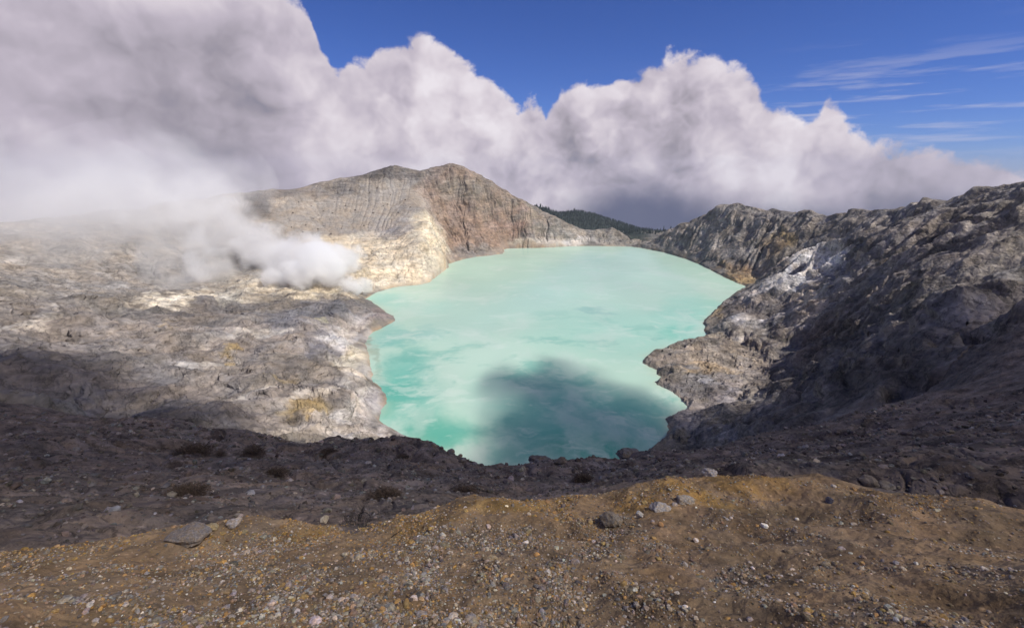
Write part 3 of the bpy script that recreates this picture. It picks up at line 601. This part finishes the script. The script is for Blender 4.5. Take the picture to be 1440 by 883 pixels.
# ------------------------------------------------------------------ stones
def ico(n):
    import bmesh
    bm = bmesh.new(); bmesh.ops.create_icosphere(bm, subdivisions=n, radius=1); bm.verts.ensure_lookup_table()
    v = np.array([x.co[:] for x in bm.verts]); f = np.array([[x.index for x in p.verts] for p in bm.faces]); bm.free(); return v, f
ICO = {n: ico(n) for n in (1, 2, 3, 4)}
def stone_shape(n, seed, rough=.25, facets=7):
    r_ = np.random.default_rng(seed); v, f = ICO[n]; v = v.copy()
    for _ in range(facets):              # chop flat faces off the lump
        d_ = r_.normal(size=3); d_ /= np.linalg.norm(d_); k = r_.uniform(.45, .85)
        p = v@d_; over = p > k; v[over] -= np.outer((p[over]-k)*.85, d_)
    v += r_.normal(size=v.shape)*rough*(.06 if n > 1 else .12)
    v *= r_.uniform(.75, 1.15, 3); return v, f
def rot_rand(n):
    q = rng.normal(size=(n, 4)); q /= np.linalg.norm(q, axis=1)[:,None]; w, x, y, z = q.T
    return np.stack([1-2*(y*y+z*z),2*(x*y-z*w),2*(x*z+y*w),2*(x*y+z*w),1-2*(x*x+z*z),2*(y*z-x*w),2*(x*z-y*w),2*(y*z+x*w),1-2*(x*x+y*y)], -1).reshape(n, 3, 3)
def stone_material(name, sc, rough=.9):
    m, nt = new_mat(name); g = N(nt); pos = g.node('ShaderNodeNewGeometry').outputs['Position']
    a_ = g.node('ShaderNodeAttribute', attribute_name='col').outputs['Color']
    n_ = g.noise(pos, sc, 6, .65); c_ = g.vmath('SCALE', a_, scale=g.maprange(n_, .35, .65, .6, 1.4, clamp=False))
    n2_ = g.noise(g.vmath('ADD', pos, (3, 7, 1)), sc*.5, 4, .6); c_ = g.vmath('MULTIPLY', c_, g.mix(g.maprange(n2_, .42, .58, 0, 1), (1.12,1,.82,1), (.95,.99,1.05,1)))
    b_ = g.node('ShaderNodeBsdfPrincipled'); g.put(b_.inputs['Base Color'], c_); b_.inputs['Roughness'].default_value = rough; b_.inputs['Specular IOR Level'].default_value = .25
    bp_ = g.node('ShaderNodeBump'); bp_.inputs['Strength'].default_value = .7; bp_.inputs['Distance'].default_value = .35/sc; g.put(bp_.inputs['Height'], g.noise(pos, sc*1.5, 6, .6)); g.put(b_.inputs['Normal'], bp_.outputs[0])
    g.put(g.node('ShaderNodeOutputMaterial').inputs[0], b_.outputs[0]); return m
M_peb = stone_material('pebble_stone', 90); M_rub = stone_material('rubble_stone', 5); M_bould = stone_material('boulder_stone', 2.0)
def scatter(name, label, xs, ys, size, colr, mat, lvl, sink=.3, variants=8, flat=.7):
    vs_, fs_, cs_, o_ = [], [], [], 0
    zs = ground(xs, ys); var = rng.integers(0, variants, len(xs))
    for k in range(variants):
        v, f = stone_shape(lvl, 40+k+lvl*20); ii = np.nonzero(var == k)[0]; n_ = len(ii)
        if n_ == 0: continue
        p = np.einsum('nij,vj->nvi', rot_rand(n_), v); p *= rng.uniform(.75, 1.25, (n_, 1, 3)); p *= size[ii][:,None,None]; p[:,:,2] *= flat
        p[:,:,0] += xs[ii][:,None]; p[:,:,1] += ys[ii][:,None]; p[:,:,2] += (zs[ii] + size[ii]*(flat*.75-sink))[:,None]
        vs_.append(p.reshape(-1, 3)); fs_.append((f[None] + (np.arange(n_)*len(v))[:,None,None] + o_).reshape(-1, 3)); o_ += n_*len(v)
        cs_.append(np.repeat(np.concatenate([colr[ii], np.ones((n_, 1))], 1), len(v), 0))
    o = mesh_from(name, np.concatenate(vs_), np.concatenate(fs_), mat, lvl > 1, {'col': ('FLOAT_COLOR', np.concatenate(cs_))})
    o['kind'] = 'stuff'; o['label'] = label; return o
def palette(n, cols, w):
    k = rng.choice(len(cols), n, p=np.array(w)/sum(w)); return np.array(cols)[k]*rng.uniform(.6, 1.35, (n, 1))*rng.uniform(.93, 1.07, (n, 3))
def join(objs, name, label):
    vs_, fs_, cs_, o_ = [], [], [], 0
    for o in objs:
        me = o.data; v = np.empty(len(me.vertices)*3, np.float32); me.vertices.foreach_get('co', v); f = np.empty(len(me.loops), np.int32); me.loops.foreach_get('vertex_index', f)
        c_ = np.empty(len(me.vertices)*4, np.float32); me.attributes['col'].data.foreach_get('color', c_)
        vs_.append(v.reshape(-1, 3)); fs_.append(f.reshape(-1, 3)+o_); cs_.append(c_.reshape(-1, 4)); o_ += len(v)//3; mat = me.materials[0]
        bpy.data.objects.remove(o); bpy.data.meshes.remove(me)
    o = mesh_from(name, np.concatenate(vs_), np.concatenate(fs_), mat, False, {'col': ('FLOAT_COLOR', np.concatenate(cs_))}); o['kind'] = 'stuff'; o['label'] = label; return o
def polar_pts(n, r0, r1, a0=-.98, a1=.98, p=1.0):
    r = r0*np.exp(rng.random(n)**p*math.log(r1/r0)); a = rng.uniform(a0, a1, n); return a, r
GP = [(.25,.22,.20),(.34,.30,.25),(.20,.15,.10),(.34,.22,.09),(.42,.38,.33),(.15,.13,.12),(.62,.58,.52),(.26,.19,.13)]; GW = [4,3,4,3,1.6,3,.25,4]
parts_ = []
for lvl, n_, s0, s1, pw in ((1, 165000, .0028, .0085, 2.2), (1, 24000, .006, .017, 2.5), (2, 4200, .010, .030, 3.0)):
    a, r = polar_pts(n_, 1.25, 4.7); lr_ = np.interp(a, A, lip_r)
    dens = .16 + .84*sstep(-.12, .22, fbm(a*6, np.log(r)*6, 1, 3, 901))
    bare = sstep(.14, .30, a)*sstep(.96, .80, r/lr_)*(.6+.4*sstep(-.2, .2, fbm(a*9, np.log(r)*9, 1, 2, 903))); dens *= 1-.82*bare
    keep = (rng.random(n_) < dens) & (r < lr_*1.22); a, r = a[keep], r[keep]; n_ = len(a)
    s = s0 + (s1-s0)*rng.random(n_)**pw
    c_ = palette(n_, GP, GW); hot = (rng.random(n_) < .55*sstep(.80, .93, r/np.interp(a, A, lip_r))); c_[hot] = palette(hot.sum(), [(.31,.19,.065),(.27,.17,.08),(.34,.24,.12)], [1,1,1])
    parts_.append(scatter('gravel', '', r*np.sin(a), r*np.cos(a), s, c_, M_peb, lvl, .30 if lvl == 1 else .48))
join(parts_, 'gravel', 'tan, grey and ochre gravel strewn over the brown ledge')
RP = [(.13,.115,.11),(.17,.155,.15),(.10,.085,.08),(.24,.22,.21),(.075,.06,.055)]; RW = [4,3,4,.9,2]
parts_ = []
for lvl, n_, s0, s1, pw in ((1, 34000, .0016, .0055, 2.6), (1, 5000, .004, .011, 3.0)):
    a, r = polar_pts(n_, 5.5, 125, p=.72); rr_ = np.interp(a, A, ridge_r); keep = (r < rr_*1.05) & (rng.random(n_) < .25+.75*sstep(-.2, .25, fbm(a*8, np.log(r)*8, 1, 3, 905))); a, r = a[keep], r[keep]; n_ = len(a)
    s = np.minimum((s0 + (s1-s0)*rng.random(n_)**pw)*r, .5)
    parts_.append(scatter('rubble', '', r*np.sin(a), r*np.cos(a), s, palette(n_, RP, RW), M_rub, lvl, .3))
join(parts_, 'rubble', 'loose dark grey rubble lying over the scree slope')

def rock(name, label, u, v, wpx, hpx, colr, seed, cat='rock', group=None, lvl=3, sink=.25, deep=.8, facets=9, mat=None):
    p = hit(u, v + hpx*.35)
    for _ in range(30):                  # keep the stones of the scree on the scree, not on what lies behind its edge
        if p is not None and math.hypot(p[0], p[1]) < 130 and p[2] > 60: break
        v += 1; p = hit(u, v + hpx*.35)
    D_ = math.hypot(p[0], p[1], p[2]-H); w = wpx/F*D_/2; hh = hpx/F*D_/2
    vv_, ff = stone_shape(lvl, seed, .3, facets); vv_ = vv_/np.abs(vv_).max(0)*np.array([w, w*deep, hh*1.15])
    zn = gnoise(vv_[:,0]/w*2.3+seed, vv_[:,2]/hh*2.1+vv_[:,1]/w*1.7, seed)*.16; vv_ *= (1+zn)[:,None]
    cc_ = np.concatenate([np.tile(np.array(colr), (len(vv_), 1)), np.ones((len(vv_), 1))], 1)
    me = mesh_from(name, vv_, ff, mat or (M_bould if D_ > 12 else M_peb), D_ > 12 and False, {'col': ('FLOAT_COLOR', cc_)})
    me.location = (p[0], p[1], p[2] + hh*(1-sink*1.6)); me.rotation_euler = (0, 0, math.atan2(-p[0], p[1]) + .2*math.sin(seed))
    me['label'] = label; me['category'] = cat
    if group: me['group'] = group
    return me
rock('pebble', 'white oval pebble on bare brown soil, largest of the white ones', 1074, 739, 9, 6, (.80,.76,.70), 1, 'pebble')
rock('pebble', 'small white pebble uphill of the large white oval pebble', 1121, 730, 5, 4, (.78,.75,.72), 2, 'pebble', lvl=2)
rock('pebble', 'pinkish white pebble lying lowest on the brown soil', 979, 759, 7, 5, (.74,.66,.62), 3, 'pebble', lvl=2)
rock('pebble', 'cream pebble among the grey gravel below the orange mound', 743, 723, 7, 6, (.62,.52,.40), 4, 'pebble', lvl=2)
rock('stone', 'pale grey square stone beside the dark earth clod', 899, 724, 10, 10, (.42,.41,.40), 5, 'stone')
rock('stone', 'broad pale grey lump of stone set in orange gravel', 928, 710, 26, 14, (.33,.30,.28), 6, 'stone', sink=.5)
rock('stone', 'low grey crusted stone right of the pale grey lump', 962, 700, 26, 12, (.28,.25,.22), 16, 'stone', sink=.5)
rock('clod', 'dark grey-brown earth clod with a shadowed right side', 857, 730, 30, 20, (.17,.145,.12), 7, 'clod', sink=.35)
rock('boulder', 'rounded grey boulder at the right end of the gravel crest', 1221, 677, 22, 16, (.20,.18,.17), 8, 'boulder', sink=.45)
rock('boulder', 'grey boulder just right of the rounded grey boulder', 1246, 683, 16, 11, (.19,.17,.155), 9, 'boulder', sink=.45)
rock('slab', 'large flat grey slab in the gravel at the bottom left', 266, 750, 46, 15, (.19,.165,.15), 10, 'slab', sink=.55, facets=12)
rock('stone', 'pale upright stone on the gravel crest left of the hollow', 456, 729, 11, 12, (.42,.39,.35), 11, 'stone')
rock('stone', 'grey stone on the gravel crest above the flat slab', 331, 734, 18, 11, (.30,.27,.26), 12, 'stone')
rock('stone', 'brown-topped stone next to the flat grey slab', 297, 741, 16, 10, (.30,.24,.14), 13, 'stone')
rock('stone', 'rusty brown stone on bare soil near the ledge centre', 929, 737, 8, 6, (.34,.20,.10), 14, 'stone', lvl=2)
rock('stone', 'dark bluish stone half sunk in the right part of the ledge', 1166, 703, 9, 9, (.13,.13,.16), 15, 'stone', lvl=2)
rock('stone', 'pale flat stone lying on the dark scree at the left', 353, 693, 13, 6, (.30,.275,.265), 17, 'stone')
rock('boulder', 'pale angular boulder in the dark scree above the gravel crest', 999, 665, 20, 9, (.28,.255,.25), 18, 'boulder')
rock('boulder', 'large jagged dark outcrop on the scree edge before the lake', 882, 635, 30, 16, (.14,.125,.12), 19, 'boulder', lvl=4, sink=.3, facets=14)
rock('boulder', 'wide dark crag on the scree edge at the middle of the shore', 756, 644, 34, 12, (.12,.105,.10), 20, 'boulder', lvl=4, sink=.3, facets=14)
rock('boulder', 'low dark crag just right of the wide dark crag', 788, 647, 18, 9, (.12,.105,.10), 21, 'boulder', sink=.3)
for k, (u, v, w_, h_) in enumerate([(609,626,11,7),(621,629,6,5),(635,632,12,8),(647,640,7,6),(652,646,10,6),(598,626,5,3),(667,652,9,4),(704,656,6,3),(680,655,4,3),(838,647,9,4),(853,650,5,3),(812,646,5,3)]):
    rock('boulder', 'small grey boulder among those along the scree edge above the water', u, v, w_, h_, (.17,.15,.14), 30+k, 'boulder', 'small boulders along the scree edge', 2)

# ------------------------------------------------------------------ dead shrubs on the scree
def leaf_material(name, c_):
    m, nt = new_mat(name); g = N(nt); pos = g.node('ShaderNodeNewGeometry').outputs['Position']; b_ = g.node('ShaderNodeBsdfPrincipled')
    g.put(b_.inputs['Base Color'], g.vmath('SCALE', c_, scale=g.maprange(g.noise(pos, 6, 5, .6), .35, .65, .5, 1.6, clamp=False))); b_.inputs['Roughness'].default_value = .9
    g.put(g.node('ShaderNodeOutputMaterial').inputs[0], b_.outputs[0]); return m
M_leaf = leaf_material('dry_heather', (.085,.058,.042)); M_twig = leaf_material('charred_twig', (.028,.022,.02)); M_tree = leaf_material('conifer_needles', (.014,.024,.024))
def tri_cloud(n, w, hh, s, seed):        # ragged tuft of small leaf-like blades
    r_ = np.random.default_rng(seed); d_ = r_.normal(size=(n, 3)); d_ /= np.linalg.norm(d_, axis=1)[:,None]; d_[:,2] = np.abs(d_[:,2]); rad = r_.random(n)**.4*(.8+.35*r_.random(n))
    c_ = d_*rad[:,None]*np.array([w, w*.75, hh]); a_ = r_.normal(size=(n, 3)); a_ /= np.linalg.norm(a_, axis=1)[:,None]; up_ = d_ + r_.normal(size=(n, 3))*.5
    t_ = np.stack([c_-a_*s*.35, c_+a_*s*.35, c_+up_*s], 1); return t_.reshape(-1, 3), np.arange(n*3).reshape(n, 3)
def tubes(paths, rad):                   # twigs: thin tapering three-sided tubes
    vs_, fs_, o_ = [], [], 0
    for p in paths:
        p = np.array(p); n_ = len(p)
        for i_ in range(n_):
            t_ = p[min(i_+1, n_-1)]-p[max(i_-1, 0)]; t_ /= np.linalg.norm(t_)+1e-9; s1 = np.cross(t_, (0.3,0.9,.2)); s1 /= np.linalg.norm(s1); s2 = np.cross(t_, s1); rr_ = rad*(1-.75*i_/(n_-1))
            for k_ in range(3): vs_.append(p[i_]+rr_*(s1*math.cos(k_*2.094)+s2*math.sin(k_*2.094)))
        for i_ in range(n_-1):
            for k_ in range(3): a0 = o_+i_*3+k_; a1 = o_+i_*3+(k_+1) % 3; fs_.append((a0, a1, a1+3, a0+3))
        o_ += n_*3
    return np.array(vs_), np.array(fs_)
def shrub(label, u, v, wpx, hpx, seed, n=900, group=None, name='shrub', parts=True):
    p = hit(u, v + hpx*.4); D_ = math.hypot(p[0], p[1], p[2]-H); w = wpx/F*D_/2; hh = hpx/F*D_*.55
    root = bpy.data.objects.new(name, None); C.objects.link(root); root.location = (p[0], p[1], p[2]-hh*.12); root['label'] = label; root['category'] = 'shrub'
    if group: root['group'] = group
    vv_, ff = tri_cloud(n*3, w, hh, w*.075, seed); o = mesh_from('foliage', vv_, ff, M_leaf, False); o.parent = root
    r_ = np.random.default_rng(seed+5); ps = []
    for _ in range(22):
        a_ = r_.uniform(0, 6.28); q = [np.zeros(3)]; l_ = r_.uniform(.6, 1.02)
        for i_ in range(1, 5): q.append(np.array([math.cos(a_)*w*l_*i_/4, math.sin(a_)*w*.75*l_*i_/4, hh*l_*math.sin(i_/4*1.5)])+r_.normal(size=3)*w*.05)
        ps.append(q)
    vv_, ff = tubes(ps, w*.03); o = mesh_from('branches', vv_, ff, M_twig, True); o.parent = root; return root
shrub('brown cushion shrub in a hollow of the scree, left of centre slope', 387, 662, 34, 14, 1)
shrub('wide brown shrub at the far left of the dark scree', 270, 632, 44, 12, 2)
shrub('brown shrub just below the scree edge, second from the left', 358, 630, 30, 22, 3)
shrub('small dark shrub between the two leftmost brown shrubs', 310, 637, 14, 9, 4, 500)
shrub('long low brown shrub halfway down the scree under the lava shelf', 541, 692, 44, 12, 5)
shrub('rusty brown shrub below the jagged outcrop right of centre', 820, 668, 32, 26, 6, 1300)
shrub('dark low shrub hugging a ledge near the scree edge', 461, 633, 22, 6, 7, 600)
shrub('dark tuft beside an ochre patch near the scree edge', 566, 640, 20, 7, 8, 600)
shrub('dark brown shrub low at the left edge of the scree', 262, 690, 50, 14, 9, 1200)
shrub('brown shrub along the crack above the gravel crest', 652, 688, 36, 9, 10, 700)
# hooped twig and its dark tangle, in the hollow of the gravel crest
p = hit(500, 741)
root = bpy.data.objects.new('twig_tangle', None); C.objects.link(root); root.location = (p[0], p[1]+.05, p[2]-.01); root['label'] = 'charred twig tangle with a looped stem in the gravel crest hollow'; root['category'] = 'twigs'
r_ = np.random.default_rng(3); ps = []
for _ in range(110):
    x0 = r_.uniform(-.13, .08); q = [np.array([x0, r_.uniform(-.03, .10), -.02])]; dr = r_.normal(size=3)*.35+np.array([0, 0, 1.0])
    for i_ in range(4): q.append(q[-1]+dr*.018*r_.uniform(.6, 1.4)); dr += r_.normal(size=3)*.35
    ps.append(q)
vv_, ff = tubes(ps, .0016); o = mesh_from('stems', vv_, ff, M_twig, True); o.parent = root
loop = [np.array([.045+.05*math.cos(t_), .03, .005+.075*math.sin(t_)]) for t_ in np.linspace(math.pi*1.05, -.15, 14)]
vv_, ff = tubes([loop, [x+np.array([.004,.006,-.004]) for x in loop[:9]]], .0036); o = mesh_from('looped_stem', vv_, ff, M_twig, True); o.parent = root
p = hit(556, 753); vv_, ff = tubes([[np.array([-.03,-.03,.0]), np.array([-.01,-.01,.012]), np.array([.012,.012,.014]), np.array([.035,.04,.016])]], .0045); o = mesh_from('twig', vv_, ff, M_twig, True); o.location = p; o['label'] = 'single dark twig lying on orange gravel right of the twig tangle'; o['category'] = 'twig'
# far dots of scrub on the ash slope
vv_, ff = tri_cloud(60, 1.5, 1.4, .9, 77); proto = None
rr_ = random.Random(4)
spots = [(505,281),(515,283),(497,277),(520,272),(545,288),(468,300),(455,297),(448,303),(430,317),(412,300),(470,285),(486,290),(500,296),(530,265),(539,290),(441,308),(447,323),(420,285),(465,330),(492,268),(475,272),(560,300),(400,278),(512,318),(490,313),(534,309),(549,275),(570,282),(438,290),(426,327),
         (480,322),(455,318),(525,300),(560,268),(577,292),(410,320)]
for k, (u, v) in enumerate(spots):
    q = hit(u, v)
    if q is None: continue
    if proto is None: o = proto = mesh_from('bush', vv_, ff, M_leaf, False)
    else: o = proto.copy(); C.objects.link(o)
    o.location = q; o.scale = (rr_.uniform(.6, 1.3),)*3; o.rotation_euler = (0, 0, rr_.uniform(0, 6)); o['label'] = 'tiny dark bush dotted over the grey ash slope of the left mountain'; o['category'] = 'bush'; o['group'] = 'bushes scattered on the ash slope'

# ------------------------------------------------------------------ far forest
vs_l, fs_l, o_ = [], [], 0
n_ = 9000; a = rng.uniform(-.12, .42, n_); r = rng.uniform(1360, 2150, n_); zt = ground(r*np.sin(a), r*np.cos(a)); cs_ = 6
ang = np.arange(cs_)*2*math.pi/cs_
for k in range(n_):
    ht = rng.uniform(6, 13); w = ht*rng.uniform(.16, .26); px_, py_ = r[k]*math.sin(a[k]), r[k]*math.cos(a[k])
    for t0, t1, ww in ((.05,.55,1),(.35,.8,.75),(.6,1,.5)):
        j = rng.uniform(.7, 1.25, cs_); ring = np.stack([px_+np.cos(ang)*w*ww*j, py_+np.sin(ang)*w*ww*j, np.full(cs_, zt[k]+ht*t0)-rng.random(cs_)*ht*.06], -1)
        vs_l.append(ring); vs_l.append(np.array([[px_, py_, zt[k]+ht*t1]])); fs_l.extend([(o_+i_, o_+(i_+1) % cs_, o_+cs_) for i_ in range(cs_)]); o_ += cs_+1
fo = mesh_from('forest', np.concatenate(vs_l), np.array(fs_l), M_tree, False); fo['kind'] = 'stuff'; fo['label'] = 'dark conifer forest on the hills beyond the far shore'

# ------------------------------------------------------------------ cloud overhead, to the right of the view: it shades the near shore
POLY = [(-700,60),(-330,170),(-165,215),(-90,262),(-45,300),(-25,372),(-12,425),(15,440),(30,425),(52,448),(80,432),(88,395),(118,380),(150,350),(190,318),(250,318),(300,350),(420,330),(560,230),(560,-260),(-700,-260)]
POLY = [PZ(u, v)[:2] for u, v in [(672,640),(668,590),(690,555),(684,528),(705,512),(745,520),(770,506),(798,506),(830,528),(868,543),(895,552),(905,548),(930,562),(960,580)]]
POLY = [(-900,130),(-450,325),(-330,330),(-238,292),(-162,250),(-95,238)] + POLY + [(175,300),(240,270),(330,250),(480,200),(620,140),(620,-300),(-900,-300)]
POLY = np.array(POLY); CS = 9.0; bx = np.arange(-930, 650, CS); by = np.arange(-330, 480, CS); BX, BY = np.meshgrid(bx, by)
dd = np.full(BX.shape, 1e9); ins = np.zeros(BX.shape, bool)
for i in range(len(POLY)):
    x1, y1 = POLY[i]; x2, y2 = POLY[(i+1) % len(POLY)]; ex, ey = x2-x1, y2-y1; t_ = np.clip(((BX-x1)*ex+(BY-y1)*ey)/(ex*ex+ey*ey), 0, 1)
    dd = np.minimum(dd, np.hypot(BX-x1-t_*ex, BY-y1-t_*ey)); c_ = ((y1 > BY) != (y2 > BY)) & (BX < (x2-x1)*(BY-y1)/(y2-y1+1e-12)+x1); ins ^= c_
th_ = np.where(ins, dd, -dd) + 9 + 30*fbm(BX, BY, 62, 5, 801); th_ = np.clip(th_*.7, 0, 36)*(1+.35*fbm(BX, BY, 40, 3, 802))*(th_ > 0)
gap = -sd_[:2]/sd_[2]*(H-2); th_ *= .30+.70*sstep(8, 30, np.hypot(BX-gap[0], BY-gap[1])); th_[0] = th_[-1] = 0; th_[:,0] = th_[:,-1] = 0
T = 1150.0; OFF = sd_*T
top_z = th_*.62; bot_z = -th_*.38; ny_, nx_ = BX.shape; idt = np.arange(ny_*nx_).reshape(ny_, nx_); idb = np.where(th_ > 0, idt+ny_*nx_, idt)
allco = np.concatenate([np.stack([BX+OFF[0], BY+OFF[1], top_z+OFF[2]], -1).reshape(-1, 3), np.stack([BX+OFF[0], BY+OFF[1], bot_z+OFF[2]], -1).reshape(-1, 3)])
def q4(i): return np.stack([i[:-1,:-1], i[:-1,1:], i[1:,1:], i[1:,:-1]], -1)
act = (th_[:-1,:-1] > 0) | (th_[1:,1:] > 0) | (th_[:-1,1:] > 0) | (th_[1:,:-1] > 0)
ff = np.concatenate([q4(idt)[act], q4(idb)[act][:, ::-1]]); u2, inv2 = np.unique(ff, return_inverse=True)
m, nt = new_mat('cloud_vapour'); g = N(nt); vp = g.node('ShaderNodeVolumePrincipled'); vp.inputs['Color'].default_value = (1,1,1,1); vp.inputs['Density'].default_value = .050; vp.inputs['Anisotropy'].default_value = .4
g.put(g.node('ShaderNodeOutputMaterial').inputs[1], vp.outputs[0])
cl = mesh_from('cloud', allco[u2], inv2.reshape(ff.shape), m, True); cl['kind'] = 'stuff'; cl['label'] = 'low cloud drifting overhead between the sun and the near shore'

# ------------------------------------------------------------------ sulphur steam
def steam_material(dens, nsc, seed, cut):
    m, nt = new_mat('steam'); g = N(nt); tc = g.node('ShaderNodeTexCoord').outputs['Object']; pos = g.node('ShaderNodeNewGeometry').outputs['Position']
    fall = g.math('SUBTRACT', 1.0, g.vmath('LENGTH', tc))
    n_ = g.noise(g.vmath('ADD', pos, (seed*37.0, 0, 0)), nsc*1.35, 5, .56, .4)
    q = g.math('ADD', g.math('MULTIPLY', fall, 1.25), g.math('MULTIPLY', g.math('SUBTRACT', n_, .5), 3.0))
    dn_ = g.math('MULTIPLY', g.maprange(q, cut, cut+.55, 0, 1, True), dens)
    vp = g.node('ShaderNodeVolumePrincipled'); vp.inputs['Color'].default_value = (1,1,1,1); g.put(vp.inputs['Density'], dn_); vp.inputs['Anisotropy'].default_value = 0
    g.put(g.node('ShaderNodeOutputMaterial').inputs[1], vp.outputs[0]); return m
st = bpy.data.objects.new('steam_plume', None); C.objects.link(st); st.location = PZ(500, 408, 8); st['label'] = 'white sulphur steam rising from the fumaroles and drifting left'; st['kind'] = 'stuff'
PUFFS = [(300,378,690,42,26,.015,.12),(248,398,650,52,20,.011,.12),(448,374,690,46,28,.080,.07),(428,388,685,46,20,.06,.12),(400,386,690,36,18,.03,.10),(500,403,680,22,13,.075,.08),(480,362,700,30,20,.05,.1),(430,352,705,36,24,.035,.1),(365,345,740,40,30,.025,.1),(398,362,720,50,30,.022,.12),(318,332,760,56,46,.010,.14),(275,315,780,70,60,.008,.12),(255,365,690,60,36,.007,.14),
         (225,262,850,120,70,.0034,.0),(140,330,720,130,80,.0046,.0),(40,310,700,160,110,.0060,.0),(290,285,800,60,40,.010,.1)]
v4, f4 = ICO[3]
for k, (u, v, Y_, ru, rv, dn_, cut) in enumerate(PUFFS):
    o = mesh_from('puff', v4*1.0, f4, steam_material(dn_, 1/(ru/F*Y_*.9), k, cut), True); sx = ru/F*Y_*1.25; sz = rv/F*Y_*1.25
    o.parent = st; q = P(u, v, Y_); o.location = (q[0]-st.location[0], q[1]-st.location[1], q[2]-st.location[2]); o.scale = (sx, sx*.8, sz); o.rotation_euler = (0, 0, math.atan2(-q[0], q[1]))
# ------------------------------------------------------------------ render settings
vs_ = SC.view_settings; vs_.view_transform = 'Standard'; vs_.look = 'None'; vs_.exposure = 0; vs_.gamma = 1; vs_.use_curve_mapping = False
SC.render.engine = 'CYCLES'; SC.cycles.use_denoising = True; SC.cycles.max_bounces = 12; SC.cycles.diffuse_bounces = 2; SC.cycles.glossy_bounces = 2; SC.cycles.volume_bounces = 12; SC.cycles.transparent_max_bounces = 16
SC.cycles.use_adaptive_sampling = True; SC.cycles.adaptive_threshold = .02
print("objects", len(SC.objects))
